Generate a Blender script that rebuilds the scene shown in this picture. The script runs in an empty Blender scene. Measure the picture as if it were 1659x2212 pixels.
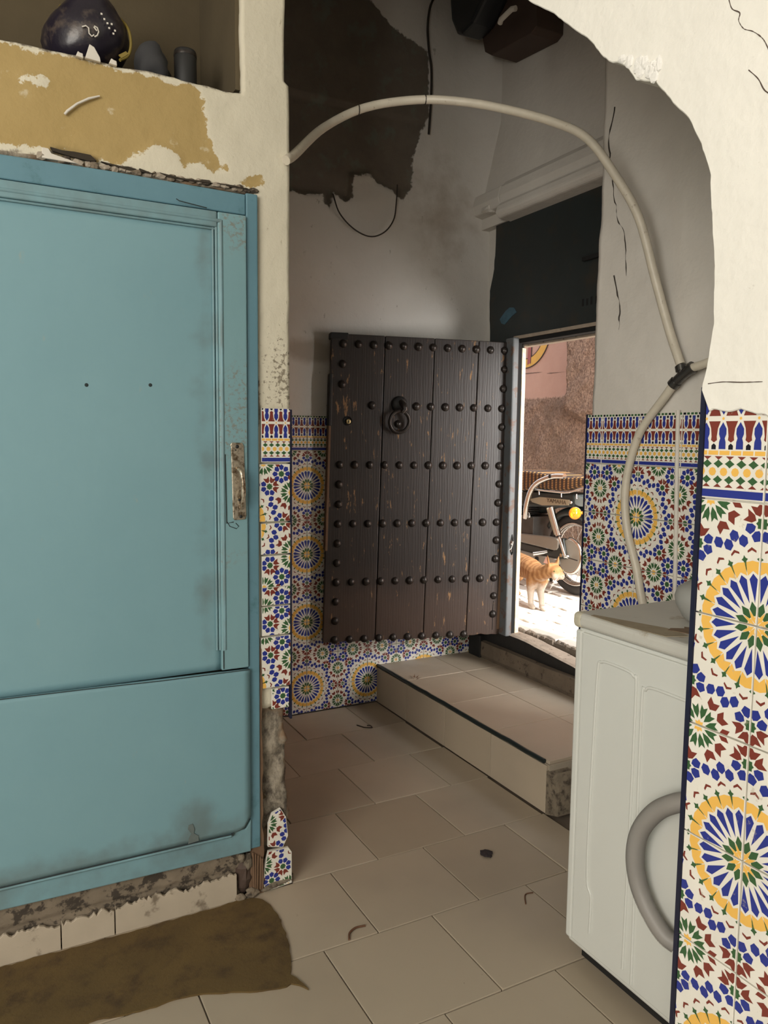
import bpy, bmesh, math, random
import numpy as np
from mathutils import Vector, Matrix

random.seed(7)
rng = np.random.default_rng(7)
SC = bpy.context.scene
COL = SC.collection

# ------------------------------------------------------------------ camera
CAM_Z, FPX, FRAME_W, FRAME_H = 1.28, 1661.0, 1659.0, 2212.0
AZ, PITCH, ROLL = math.radians(62.0), math.radians(5.54), math.radians(0.65)
fwd = Vector((math.cos(AZ) * math.cos(PITCH), math.sin(AZ) * math.cos(PITCH), -math.sin(PITCH)))
r0 = Vector((math.sin(AZ), -math.cos(AZ), 0.0))
u0 = r0.cross(fwd)
cr = math.cos(ROLL) * r0 + math.sin(ROLL) * u0
cu = -math.sin(ROLL) * r0 + math.cos(ROLL) * u0
cam_d = bpy.data.cameras.new('camera')
cam_d.sensor_fit = 'VERTICAL'
cam_d.sensor_height = 36.0
cam_d.lens = FPX / FRAME_H * 36.0
cam_d.clip_start = 0.02
cam = bpy.data.objects.new('camera', cam_d)
rot = Matrix((cr, cu, -fwd)).transposed().to_4x4()
cam.matrix_world = Matrix.Translation((0, 0, CAM_Z)) @ rot
COL.objects.link(cam)
SC.camera = cam

# ------------------------------------------------------------------ light
world = bpy.data.worlds.new('world')
SC.world = world
world.use_nodes = True
bg = world.node_tree.nodes['Background']
bg.inputs['Color'].default_value = (0.86, 0.92, 1.0, 1)
bg.inputs['Strength'].default_value = 2.2

sun_d = bpy.data.lights.new('sun', 'SUN')
sun_d.energy = 8.0
sun_d.angle = math.radians(0.8)
sun_d.color = (1.0, 0.95, 0.86)
sun = bpy.data.objects.new('sun', sun_d)
sun.rotation_euler = Vector((-0.03, 0.62, -0.78)).to_track_quat('-Z', 'Y').to_euler()
COL.objects.link(sun)

patio_d = bpy.data.lights.new('patio_daylight', 'AREA')
patio_d.shape = 'RECTANGLE'
patio_d.size, patio_d.size_y = 2.0, 2.0
patio_d.energy = 118.0
patio_d.color = (1.0, 0.95, 0.86)
patio = bpy.data.objects.new('patio_daylight', patio_d)
patio.location = (-2.4, -0.95, 1.85)
patio.rotation_euler = Vector((2.8, 1.9, -0.2)).to_track_quat('-Z', 'Y').to_euler()
COL.objects.link(patio)

alley_d = bpy.data.lights.new('alley_fill', 'AREA')  # unseen fill lamp, added to brighten the doorway and passage
alley_d.shape = 'RECTANGLE'
alley_d.size, alley_d.size_y = 0.95, 1.9
alley_d.energy = 150.0
alley_d.color = (1.0, 0.97, 0.92)
alley = bpy.data.objects.new('alley_fill', alley_d)
alley.location = (2.98, 0.55, 1.5)
alley.rotation_euler = Vector((-0.36, 0.93, -0.20)).to_track_quat('-Z', 'Y').to_euler()
COL.objects.link(alley)

SC.view_settings.view_transform = 'Standard'
SC.view_settings.look = 'None'
SC.view_settings.gamma = 1.0
SC.view_settings.use_curve_mapping = False
SC.view_settings.exposure = 0.0
SC.cycles.use_denoising = True
SC.cycles.adaptive_threshold = 0.015
SC.cycles.max_bounces = 8
SC.cycles.diffuse_bounces = 5

# ------------------------------------------------------------------ helpers
def vnoise(x, y, seed=0):
    x = np.asarray(x, float); y = np.asarray(y, float)
    xi = np.floor(x).astype(np.int64); yi = np.floor(y).astype(np.int64)
    fx, fy = x - xi, y - yi
    fx = fx * fx * (3 - 2 * fx); fy = fy * fy * (3 - 2 * fy)
    def h(a, b):
        n = (a * 374761393 + b * 668265263 + seed * 974711) & 0x7fffffff
        n = ((n ^ (n >> 13)) * 1274126177) & 0x7fffffff
        return ((n ^ (n >> 16)) & 0xffff) / 65535.0
    return ((h(xi, yi) * (1 - fx) + h(xi + 1, yi) * fx) * (1 - fy) + (h(xi, yi + 1) * (1 - fx) + h(xi + 1, yi + 1) * fx) * fy) * 2 - 1

def fbm(x, y, seed=0, octv=4):
    t, a = 0, 0.5
    for k in range(octv):
        t = t + a * vnoise(np.asarray(x) * 2 ** k, np.asarray(y) * 2 ** k, seed + k)
        a *= 0.5
    return t

def sdf(U, V, poly):
    """signed distance of points to a polygon, positive inside"""
    P = np.asarray(poly, float); n = len(P)
    d = np.full(U.shape, 1e9); inside = np.zeros(U.shape, bool)
    for i in range(n):
        a, b = P[i], P[(i + 1) % n]
        e = b - a
        t = np.clip(((U - a[0]) * e[0] + (V - a[1]) * e[1]) / max(e @ e, 1e-12), 0, 1)
        d = np.minimum(d, np.hypot(U - a[0] - t * e[0], V - a[1] - t * e[1]))
        c = ((a[1] > V) != (b[1] > V))
        with np.errstate(divide='ignore', invalid='ignore'):
            xx = (b[0] - a[0]) * (V - a[1]) / (b[1] - a[1]) + a[0]
        inside ^= c & (U < xx)
    return np.where(inside, d, -d)

def sdl(U, V, line):
    """distance to an open polyline"""
    P = np.asarray(line, float); d = np.full(U.shape, 1e9)
    for a, b in zip(P[:-1], P[1:]):
        e = b - a
        t = np.clip(((U - a[0]) * e[0] + (V - a[1]) * e[1]) / max(e @ e, 1e-12), 0, 1)
        d = np.minimum(d, np.hypot(U - a[0] - t * e[0], V - a[1] - t * e[1]))
    return d

def link(o, parent=None):
    COL.objects.link(o)
    if parent is not None:
        o.parent = parent
        if parent.parent is None:
            o.matrix_parent_inverse = parent.matrix_basis.inverted()
    return o

def tag(o, label=None, cat=None, group=None, kind=None):
    if label: o['label'] = label
    if cat: o['category'] = cat
    if group: o['group'] = group
    if kind: o['kind'] = kind
    return o

def thing(name, loc, label, cat, group=None, kind=None):
    o = bpy.data.objects.new(name, None)
    o.location = loc
    o.empty_display_size = 0.05
    COL.objects.link(o)
    return tag(o, label, cat, group, kind)

class MB:
    def __init__(s): s.v, s.f, s.m, s.s = [], [], [], []
    def add(s, vs, fs, mat=0, smooth=False):
        b = len(s.v)
        s.v += [tuple(map(float, p)) for p in vs]
        for f in fs:
            s.f.append([b + i for i in f]); s.m.append(mat); s.s.append(smooth)
        return s
    def box(s, x0, x1, y0, y1, z0, z1, mat=0):
        vs = [(x, y, z) for z in (z0, z1) for y in (y0, y1) for x in (x0, x1)]
        return s.add(vs, [(0, 2, 3, 1), (4, 5, 7, 6), (0, 1, 5, 4), (2, 6, 7, 3), (0, 4, 6, 2), (1, 3, 7, 5)], mat)
    def prism(s, poly, axis, a0, a1, mat=0):
        P = list(poly); n = len(P)
        area = sum(P[i][0] * P[(i + 1) % n][1] - P[(i + 1) % n][0] * P[i][1] for i in range(n))
        if area < 0: P = P[::-1]
        mk = {'x': lambda p, a: (a, p[0], p[1]), 'y': lambda p, a: (p[0], a, p[1]), 'z': lambda p, a: (p[0], p[1], a)}[axis]
        if axis == 'y': P = P[::-1]
        vs = [mk(p, min(a0, a1)) for p in P] + [mk(p, max(a0, a1)) for p in P]
        fs = [tuple(range(n - 1, -1, -1)), tuple(range(n, 2 * n))] + [(i, (i + 1) % n, n + (i + 1) % n, n + i) for i in range(n)]
        return s.add(vs, fs, mat)
    def tube(s, pts, r, seg=10, mat=0, caps=True, closed=False):
        pts = [Vector(p) for p in pts]; n = len(pts)
        rs = r if isinstance(r, (list, tuple)) else [r] * n
        vs, up = [], None
        for i, p in enumerate(pts):
            if closed: t = pts[(i + 1) % n] - pts[i - 1]
            else: t = pts[min(i + 1, n - 1)] - pts[max(i - 1, 0)]
            t.normalize()
            if up is None:
                up = Vector((0, 0, 1)) if abs(t.z) < 0.9 else Vector((1, 0, 0))
            up = (up - t * up.dot(t))
            if up.length < 1e-5: up = t.orthogonal()
            up.normalize(); sd = t.cross(up)
            for k in range(seg):
                a = 2 * math.pi * k / seg
                vs.append(p + rs[i] * (math.cos(a) * up + math.sin(a) * sd))
        fs = []
        for i in range(n if closed else n - 1):
            j = (i + 1) % n
            for k in range(seg):
                l = (k + 1) % seg
                fs.append((i * seg + k, j * seg + k, j * seg + l, i * seg + l))
        s.add(vs, [f[::-1] for f in fs], mat, True)
        if caps and not closed:
            s.add(vs[:seg], [tuple(range(seg))], mat)
            s.add(vs[-seg:], [tuple(range(seg - 1, -1, -1))], mat)
        return s
    def lathe(s, prof, c, ax=(0, 0, 1), seg=24, mat=0, smooth=True):
        """prof: (radius, height along ax)"""
        ax = Vector(ax).normalized(); a = ax.orthogonal().normalized(); b = ax.cross(a); c = Vector(c)
        vs, fs = [], []
        for r, h in prof:
            for k in range(seg):
                t = 2 * math.pi * k / seg
                vs.append(c + ax * h + r * (math.cos(t) * a + math.sin(t) * b))
        for i in range(len(prof) - 1):
            for k in range(seg):
                l = (k + 1) % seg
                fs.append((i * seg + k, i * seg + l, (i + 1) * seg + l, (i + 1) * seg + k))
        s.add(vs, fs, mat, smooth)
        if prof[0][0] > 1e-6: s.add(vs[:seg], [tuple(range(seg - 1, -1, -1))], mat)
        if prof[-1][0] > 1e-6: s.add(vs[-seg:], [tuple(range(seg))], mat)
        return s
    def sphere(s, c, r, seg=16, mat=0):
        r = r if isinstance(r, (tuple, list)) else (r, r, r)
        vs, fs = [], []
        rings = seg // 2
        for i in range(rings + 1):
            ph = math.pi * i / rings
            for k in range(seg):
                t = 2 * math.pi * k / seg
                vs.append((c[0] + r[0] * math.sin(ph) * math.cos(t), c[1] + r[1] * math.sin(ph) * math.sin(t), c[2] - r[2] * math.cos(ph)))
        for i in range(rings):
            for k in range(seg):
                l = (k + 1) % seg
                fs.append((i * seg + k, i * seg + l, (i + 1) * seg + l, (i + 1) * seg + k))
        return s.add(vs, fs, mat, True)
    def xf(s, M):
        s.v = [tuple(M @ Vector(p)) for p in s.v]; return s
    def mesh(s, name, mats):
        me = bpy.data.meshes.new(name)
        me.from_pydata(s.v, [], s.f)
        for m in (mats if isinstance(mats, (list, tuple)) else [mats]): me.materials.append(m)
        me.polygons.foreach_set('material_index', s.m)
        me.polygons.foreach_set('use_smooth', s.s)
        me.update()
        return me
    def build(s, name, mats, parent=None, bevel=0.0, seg=2):
        o = bpy.data.objects.new(name, s.mesh(name, mats))
        if bevel:
            b = o.modifiers.new('bevel', 'BEVEL'); b.width = bevel; b.segments = seg; b.limit_method = 'ANGLE'; b.angle_limit = math.radians(40)
        return link(o, parent)

def catmull(pts, n=8):
    P = [Vector(p) for p in pts]; P = [2 * P[0] - P[1]] + P + [2 * P[-1] - P[-2]]
    out = []
    for i in range(1, len(P) - 2):
        a, b, c, d = P[i - 1:i + 3]
        for k in range(n):
            t = k / n
            out.append(0.5 * ((2 * b) + (c - a) * t + (2 * a - 5 * b + 4 * c - d) * t * t + (3 * b - a - 3 * c + d) * t ** 3))
    out.append(P[-2])
    return out

def grid(name, mats, o, ud, vd, U, V, disp=None, keep=None, attrs=None, parent=None, thick=0.0, warp=None):
    """a plaster surface: origin o, axes ud/vd, U/V coordinate lists, displaced along ud x vd"""
    o, ud, vd = np.array(o, float), np.array(ud, float), np.array(vd, float)
    nrm = np.cross(ud, vd)
    UU, VV = np.meshgrid(np.asarray(U, float), np.asarray(V, float))
    u2, v2 = (UU, VV) if warp is None else warp(UU, VV)
    D = np.zeros(UU.shape) if disp is None else disp(u2, v2)
    P = o + u2[..., None] * ud + v2[..., None] * vd + D[..., None] * nrm
    nv, nu = UU.shape
    I = np.arange(nu * nv).reshape(nv, nu)
    q = np.stack([I[:-1, :-1], I[:-1, 1:], I[1:, 1:], I[1:, :-1]], -1).reshape(-1, 4)
    if keep is not None:
        uc = (UU[:-1, :-1] + UU[1:, 1:]) / 2; vc = (VV[:-1, :-1] + VV[1:, 1:]) / 2
        q = q[keep(uc, vc).reshape(-1)]
    me = bpy.data.meshes.new(name)
    me.from_pydata(P.reshape(-1, 3).tolist(), [], q.tolist())
    for m in (mats if isinstance(mats, (list, tuple)) else [mats]): me.materials.append(m)
    me.polygons.foreach_set('use_smooth', [True] * len(me.polygons))
    for k, fn in (attrs or {}).items():
        at = me.attributes.new(k, 'FLOAT', 'POINT')
        at.data.foreach_set('value', np.asarray(fn(u2, v2), dtype=np.float32).reshape(-1))
    ob = bpy.data.objects.new(name, me)
    if thick:
        md = ob.modifiers.new('thickness', 'SOLIDIFY'); md.thickness = thick; md.offset = -1
    return link(ob, parent)

# ------------------------------------------------------------------ materials
class NT:
    def __init__(s, name):
        s.mat = bpy.data.materials.new(name); s.mat.use_nodes = True
        s.t = s.mat.node_tree; s.b = s.t.nodes['Principled BSDF']
        g = s.t.nodes.new('ShaderNodeNewGeometry'); s.pos = g.outputs['Position']
    def n(s, typ, **kw):
        nd = s.t.nodes.new(typ)
        for k, v in kw.items():
            if k.startswith('i_'):
                key = k[2:]; key = int(key) if key.isdigit() else key.replace('_', ' ')
                if hasattr(v, 'is_linked') or isinstance(v, bpy.types.NodeSocket): s.t.links.new(v, nd.inputs[key])
                else: nd.inputs[key].default_value = v
            else: setattr(nd, k, v)
        return nd
    def noise(s, scale=5.0, detail=4.0, rough=0.55, vec=None, dist=0.0, stretch=None):
        v = vec or s.pos
        if stretch: v = s.n('ShaderNodeMapping', i_Vector=v, i_Scale=stretch).outputs[0]
        return s.n('ShaderNodeTexNoise', i_Vector=v, i_Scale=scale, i_Detail=detail, i_Roughness=rough, i_Distortion=dist).outputs['Fac']
    def math(s, op, a, b=0.0, clamp=False):
        nd = s.n('ShaderNodeMath', operation=op, use_clamp=clamp)
        for i, v in enumerate((a, b)):
            if isinstance(v, bpy.types.NodeSocket): s.t.links.new(v, nd.inputs[i])
            else: nd.inputs[i].default_value = v
        return nd.outputs[0]
    def ramp(s, fac, lo, hi, a=0.0, b=1.0):
        return s.n('ShaderNodeMapRange', interpolation_type='SMOOTHSTEP', i_Value=fac, i_1=lo, i_2=hi, i_3=a, i_4=b).outputs[0]
    def mix(s, fac, a, b):
        nd = s.n('ShaderNodeMix', data_type='RGBA')
        for i, v in ((0, fac), (6, a), (7, b)):
            if isinstance(v, bpy.types.NodeSocket): s.t.links.new(v, nd.inputs[i])
            else: nd.inputs[i].default_value = v if i == 0 else (tuple(v) + (1,))[:4]
        return nd.outputs[2]
    def attr(s, name): return s.n('ShaderNodeAttribute', attribute_name=name).outputs['Fac']
    def bump(s, h, strength=0.3, dist=0.01):
        nd = s.n('ShaderNodeBump', i_Strength=strength, i_Distance=dist, i_Height=h)
        prev = s.b.inputs['Normal']
        if prev.is_linked: s.t.links.new(prev.links[0].from_socket, nd.inputs['Normal'])
        s.t.links.new(nd.outputs[0], prev)
    def set(s, color=None, rough=None, **kw):
        def put(key, v):
            if isinstance(v, bpy.types.NodeSocket): s.t.links.new(v, s.b.inputs[key])
            else: s.b.inputs[key].default_value = (tuple(v) + (1,))[:4] if isinstance(v, (tuple, list)) else v
        if color is not None: put('Base Color', color)
        if rough is not None: put('Roughness', rough)
        for k, v in kw.items(): put(k.replace('_', ' '), v)
        return s.mat

def dim(c, f): return tuple(min(1, x * f) for x in c)

def simple(name, c, rough=0.6, var=0.12, scale=9.0, bump=0.0, bscale=60.0, c2=None, thr=(0.45, 0.65), **kw):
    t = NT(name)
    col = t.mix(t.noise(scale), dim(c, 1 - var), dim(c, 1 + var))
    if c2: col = t.mix(t.ramp(t.noise(scale * 1.7, 6, 0.65), *thr), col, c2)
    if bump: t.bump(t.noise(bscale, 5), bump, 0.004)
    return t.set(col, rough, **kw)

# wall plasters
t = NT('passage_plaster')                       # whitewashed passage walls, with peeled dark patches where the attribute says so
n1 = t.noise(3.0, 5); n2 = t.noise(26, 6, 0.65); n3 = t.noise(9, 6, 0.6)
base = t.mix(n1, (0.57, 0.54, 0.49), (0.73, 0.705, 0.665))
speck = t.ramp(t.noise(38, 5, 0.7, stretch=(1, 1, 0.45)), 0.655, 0.72)
base = t.mix(t.math('MULTIPLY', speck, 0.55), base, (0.22, 0.20, 0.165))
smear = t.ramp(t.math('ADD', t.attr('smear'), t.math('MULTIPLY', t.math('SUBTRACT', n3, 0.5), 0.16)), -0.05, 0.05)  # one mask for a real smear and for shade painted near the lintel
base = t.mix(t.math('MULTIPLY', smear, 0.55), base, (0.25, 0.19, 0.125))
st = t.math('ADD', t.attr('peel'), t.math('MULTIPLY', t.math('SUBTRACT', n2, 0.5), 0.05))
stain = t.ramp(st, -0.004, 0.004)
green = t.ramp(n3, 0.52, 0.66)
dark = t.mix(t.noise(7, 6, 0.7), (0.105, 0.088, 0.072), (0.20, 0.17, 0.135))
dark = t.mix(t.math('MULTIPLY', green, 0.6), dark, (0.16, 0.185, 0.16))
col = t.mix(stain, base, dark)
t.bump(n2, 0.25, 0.006); t.bump(n3, 0.35, 0.02)
M_passage = t.set(col, 0.85)

t = NT('grey_plaster')
n2 = t.noise(30, 6, 0.65); n3 = t.noise(4.5, 5, 0.6)
base = t.mix(n3, (0.55, 0.52, 0.47), (0.70, 0.67, 0.62))
t.bump(n2, 0.2, 0.005); t.bump(n3, 0.3, 0.03)
M_grey = t.set(base, 0.85)

t = NT('arch_plaster')
n2 = t.noise(34, 6, 0.65); n3 = t.noise(5, 5, 0.6)
base = t.mix(n3, (0.78, 0.76, 0.695), (0.85, 0.83, 0.765))
base = t.mix(t.math('MULTIPLY', t.ramp(t.noise(60, 5, 0.7), 0.66, 0.74), 0.4), base, (0.45, 0.42, 0.36))
vor = t.n('ShaderNodeTexVoronoi', feature='DISTANCE_TO_EDGE', i_Vector=t.n('ShaderNodeMapping', i_Vector=t.pos, i_Scale=(1, 1.5, 0.8)).outputs[0], i_Scale=1.9).outputs['Distance']
ck = t.ramp(t.math('ADD', vor, t.math('MULTIPLY', t.math('SUBTRACT', n2, 0.5), 0.03)), 0.0, 0.008, 1, 0)
base = t.mix(t.math('MULTIPLY', t.math('MULTIPLY', ck, t.ramp(n3, 0.5, 0.6)), 0.6), base, (0.35, 0.30, 0.24))
t.bump(n2, 0.25, 0.006); t.bump(n3, 0.35, 0.03)
M_arch = t.set(base, 0.8)

t = NT('ochre_and_cream_plaster')
n2 = t.noise(30, 7, 0.7); n3 = t.noise(6, 5, 0.6); n4 = t.noise(70, 5, 0.7, stretch=(1, 1, 0.4))
cream = t.mix(n3, (0.62, 0.575, 0.45), (0.69, 0.645, 0.52))
cream = t.mix(t.math('MULTIPLY', t.ramp(n4, 0.65, 0.74), 0.55), cream, (0.30, 0.25, 0.16))
grime = t.ramp(t.math('ADD', t.attr('grime'), t.math('MULTIPLY', t.math('SUBTRACT', t.noise(75, 5, 0.7), 0.56), 0.30)), 0.0, 0.02)
cream = t.mix(t.math('MULTIPLY', grime, 0.8), cream, (0.17, 0.135, 0.09))
och = t.mix(n3, (0.36, 0.255, 0.095), (0.44, 0.32, 0.135))
och = t.mix(t.math('MULTIPLY', t.ramp(t.noise(14, 6, 0.65), 0.62, 0.70), 0.5), och, (0.66, 0.60, 0.46))
om = t.ramp(t.math('ADD', t.attr('ochre'), t.math('MULTIPLY', t.math('SUBTRACT', n2, 0.5), 0.06)), -0.002, 0.002)
col = t.mix(om, cream, och)
raw = t.mix(t.ramp(t.noise(26, 7, 0.75, stretch=(1, 1, 0.6)), 0.36, 0.64), (0.075, 0.06, 0.045), (0.33, 0.285, 0.22))
raw = t.mix(t.ramp(t.noise(9, 4), 0.5, 0.62), raw, (0.26, 0.17, 0.10))
rm = t.ramp(t.math('ADD', t.attr('raw'), t.math('MULTIPLY', t.math('SUBTRACT', n2, 0.5), 0.03)), -0.003, 0.003)
col = t.mix(rm, col, raw)
t.bump(n2, 0.35, 0.008); t.bump(n3, 0.35, 0.02)
M_leftwall = t.set(col, 0.85)

M_niche = simple('shaded_niche_plaster', (0.092, 0.07, 0.038), 0.9, 0.25, 6, 0.3, 40)  # plaster darkened so its colour carries the shade inside the niche
M_rawmortar = simple('raw_mortar', (0.20, 0.165, 0.12), 0.95, 0.5, 22, 1.0, 45, c2=(0.07, 0.055, 0.04))
M_plinth = simple('plinth_mortar', (0.20, 0.16, 0.115), 0.95, 0.4, 18, 0.8, 40, c2=(0.055, 0.043, 0.032), thr=(0.5, 0.6))
M_rubble = simple('pale_rubble', (0.34, 0.29, 0.23), 0.95, 0.35, 40, 0.6, 60)
M_crevice = simple('crevice_dark', (0.035, 0.027, 0.018), 0.95, 0.4, 40)
M_skirt = simple('dirty_skirting_glaze', (0.47, 0.40, 0.31), 0.6, 0.18, 10, c2=(0.20, 0.16, 0.115), thr=(0.55, 0.70))
M_chip = simple('fresh_broken_plaster', (0.80, 0.785, 0.745), 0.8, 0.15, 60, 0.4, 90)
M_grout = simple('grout', (0.40, 0.345, 0.265), 0.95, 0.25, 20, 0.3, 80)
M_grout_dark = simple('floor_grout', (0.15, 0.115, 0.085), 0.95, 0.3, 20, 0.3, 80)
M_trim_dark = simple('tile_edge_trim', (0.012, 0.014, 0.035), 0.3, 0.2)
M_nosing = simple('step_nosing', (0.012, 0.02, 0.02), 0.4, 0.3)

# floor tile: beige glazed, each tile a bit different
t = NT('floor_tile_glaze')
oi = t.n('ShaderNodeObjectInfo').outputs['Random']
c0 = t.mix(oi, (0.395, 0.325, 0.24), (0.475, 0.40, 0.305))
n3 = t.noise(5.5, 5, 0.6)
c1 = t.mix(t.math('MULTIPLY', t.ramp(t.noise(2.6, 3, 0.5), 0.42, 0.75), 0.35), c0, (0.30, 0.25, 0.20))
c1 = t.mix(t.math('MULTIPLY', t.ramp(t.noise(55, 6, 0.7), 0.66, 0.72), 0.35), c1, (0.16, 0.12, 0.085))
M_floor = t.set(c1, t.ramp(n3, 0.3, 0.8, 0.42, 0.62), Specular_IOR_Level=0.4)
t.bump(t.noise(20, 3), 0.05, 0.01)

# zellige print colours
def glaze(name, c, wear=0.5):
    t = NT(name)
    n = t.noise(45, 6, 0.7); oi = t.n('ShaderNodeObjectInfo').outputs['Random']
    col = t.mix(t.noise(14), dim(c, 0.86), dim(c, 1.12))
    col = t.mix(t.math('MULTIPLY', t.ramp(t.math('ADD', n, t.math('MULTIPLY', oi, 0.02)), 0.635, 0.68), wear), col, (0.50, 0.44, 0.33))
    return t.set(col, 0.24, Specular_IOR_Level=0.45)
PRINT = [glaze('tile_white', (0.80, 0.77, 0.69)), glaze('tile_blue', (0.028, 0.042, 0.26), 0.3), glaze('tile_red', (0.20, 0.042, 0.030), 0.3),
         glaze('tile_green', (0.045, 0.115, 0.045), 0.3), glaze('tile_yellow', (0.86, 0.50, 0.11), 0.6), glaze('tile_black', (0.012, 0.012, 0.02), 0.2)]

# blue painted door
t = NT('teal_paint')
n2 = t.noise(60, 6, 0.7); n3 = t.noise(2.6, 5, 0.6)
c = t.mix(n3, (0.160, 0.305, 0.355), (0.205, 0.36, 0.405))
dirt = t.ramp(t.math('ADD', t.attr('dirt'), t.math('MULTIPLY', t.math('SUBTRACT', t.noise(11, 5), 0.5), 0.12)), -0.03, 0.04)
c = t.mix(t.math('MULTIPLY', dirt, 0.5), c, (0.10, 0.085, 0.06))
c = t.mix(t.math('MULTIPLY', t.ramp(t.noise(45, 5, 0.7, stretch=(1, 1, 0.3)), 0.66, 0.74), 0.35), c, (0.30, 0.33, 0.27))
t.bump(t.noise(30, 3, stretch=(1, 1, 0.2)), 0.08, 0.006)
M_teal = t.set(c, 0.48)
t = NT('teal_paint_scuffed')
c = t.mix(t.noise(5), (0.17, 0.315, 0.35), (0.205, 0.355, 0.39))
sc_ = t.math('MULTIPLY', t.ramp(t.noise(90, 6, 0.75), 0.50, 0.60), t.ramp(t.noise(3.2, 3), 0.44, 0.56))
c = t.mix(t.math('MULTIPLY', sc_, 0.75), c, (0.20, 0.19, 0.15))
t.bump(t.noise(30, 3, stretch=(1, 1, 0.2)), 0.1, 0.006)
M_teal2 = t.set(c, 0.5)
M_tealframe = simple('teal_frame_paint', (0.115, 0.24, 0.30), 0.5, 0.15, 6, 0.1, 50, c2=(0.07, 0.17, 0.20), thr=(0.55, 0.7))
M_tealdark = simple('dark_joint', (0.02, 0.03, 0.032), 0.8)

# old dark varnished wood
t = NT('dark_varnished_wood')
oi = t.n('ShaderNodeObjectInfo').outputs['Random']
gr = t.n('ShaderNodeTexWave', wave_type='BANDS', bands_direction='X', i_Vector=t.n('ShaderNodeMapping', i_Vector=t.pos, i_Scale=(1, 1, 0.10)).outputs[0], i_Scale=26.0, i_Distortion=9.0, i_Detail=4.0, i_Detail_Scale=1.6, i_Detail_Roughness=0.6).outputs['Fac']
fine = t.noise(120, 5, 0.65, stretch=(1, 1, 0.06))
c = t.mix(fine, (0.012, 0.0085, 0.0075), (0.028, 0.019, 0.016))
zz = t.n('ShaderNodeSeparateXYZ', i_Vector=t.pos).outputs['Z']
low = t.ramp(t.math('ADD', zz, t.math('MULTIPLY', t.math('SUBTRACT', t.noise(5, 4), 0.5), 0.3)), 0.42, 0.72, 1, 0)
c = t.mix(t.math('MULTIPLY', low, 0.55), c, (0.085, 0.05, 0.035))
chip = t.ramp(t.noise(34, 6, 0.75, stretch=(1, 1, 0.35)), 0.72, 0.75)
d = t.n('ShaderNodeVectorMath', operation='DISTANCE', i_0=t.pos, i_1=(1.46, 3.125, 1.415)).outputs['Value']
near = t.ramp(d, 0.02, 0.075, 0.11, 0.0)
chip2 = t.ramp(t.math('ADD', t.noise(48, 6, 0.7, stretch=(1, 1, 0.22)), near), 0.62, 0.66)
chip = t.math('MAXIMUM', chip, chip2)
c = t.mix(t.math('MULTIPLY', chip, 0.75), c, (0.33, 0.19, 0.09))
t.bump(gr, 0.09, 0.003); t.bump(fine, 0.2, 0.002)
M_dwood = t.set(c, t.mix(chip, (0.46,) * 3, (0.85,) * 3), Specular_IOR_Level=0.55)
M_iron = simple('black_iron_stud', (0.030, 0.024, 0.021), 0.33, 0.3, 30, 0.15, 90, Metallic=0.35)
M_iron2 = simple('black_iron_plate', (0.012, 0.012, 0.012), 0.55, 0.3, 30, 0.2, 60)
M_brass = simple('brass', (0.55, 0.43, 0.22), 0.35, 0.15, Metallic=0.9)
M_barewood = simple('bare_wood', (0.17, 0.10, 0.058), 0.75, 0.35, 18, 0.3, 50)
M_greywood = simple('grey_weathered_wood', (0.145, 0.112, 0.08), 0.85, 0.4, 16, 0.5, 50, c2=(0.05, 0.036, 0.026), thr=(0.55, 0.66))
M_palewood = simple('pale_worn_wood', (0.34, 0.28, 0.22), 0.85, 0.35, 22, 0.5, 50, c2=(0.10, 0.075, 0.055), thr=(0.6, 0.68))
M_postpaint = simple('blue_grey_post_paint', (0.125, 0.137, 0.145), 0.55, 0.25, 12, 0.2, 50, c2=(0.13, 0.085, 0.065), thr=(0.52, 0.62))
M_creamedge = simple('cream_jamb_paint', (0.70, 0.60, 0.42), 0.8, 0.25, 18, 0.4, 50, c2=(0.62, 0.62, 0.62))
M_paneldark = simple('blackish_teal_paint', (0.017, 0.023, 0.024), 0.42, 0.35, 5, 0.12, 40, c2=(0.03, 0.027, 0.022), thr=(0.5, 0.7))
M_panelblue = simple('blue_scuff', (0.05, 0.115, 0.16), 0.6, 0.4, 30)
M_blackgap = simple('black_gap', (0.006, 0.006, 0.006), 0.9)

M_nickel = simple('worn_nickel', (0.62, 0.55, 0.44), 0.36, 0.35, 40, 0.15, 90, c2=(0.16, 0.11, 0.065), Metallic=0.85)
M_hide = simple('brown_hide', (0.115, 0.072, 0.022), 0.92, 0.35, 7, 0.4, 120, c2=(0.065, 0.038, 0.013), thr=(0.45, 0.7))
M_enamel = simple('white_enamel', (0.67, 0.68, 0.64), 0.32, 0.04, 4)
M_enamel_top = simple('stained_lid_plastic', (0.58, 0.57, 0.52), 0.45, 0.12, 7, c2=(0.40, 0.35, 0.27), thr=(0.58, 0.72))
M_oldplastic = simple('yellowed_plastic', (0.56, 0.52, 0.40), 0.45, 0.08)
M_tanstrip = simple('tan_residue', (0.36, 0.30, 0.21), 0.7, 0.2, 30)
M_rust = simple('rust_brown_stain', (0.20, 0.135, 0.085), 0.8, 0.3, 40)
M_hose = simple('grey_hose', (0.32, 0.30, 0.275), 0.5, 0.1)
M_tub = simple('grey_tub', (0.36, 0.36, 0.34), 0.5, 0.08)
M_pvc = simple('cream_pvc', (0.60, 0.55, 0.45), 0.42, 0.12, 30, c2=(0.34, 0.28, 0.21), thr=(0.62, 0.72))
M_tee = simple('dark_brass_fitting', (0.10, 0.095, 0.09), 0.22, 0.25, 20, Metallic=0.7)
M_wire = simple('dark_wire', (0.03, 0.022, 0.016), 0.6)
M_white = simple('white_paint', (0.66, 0.62, 0.55), 0.6, 0.1)
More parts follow.
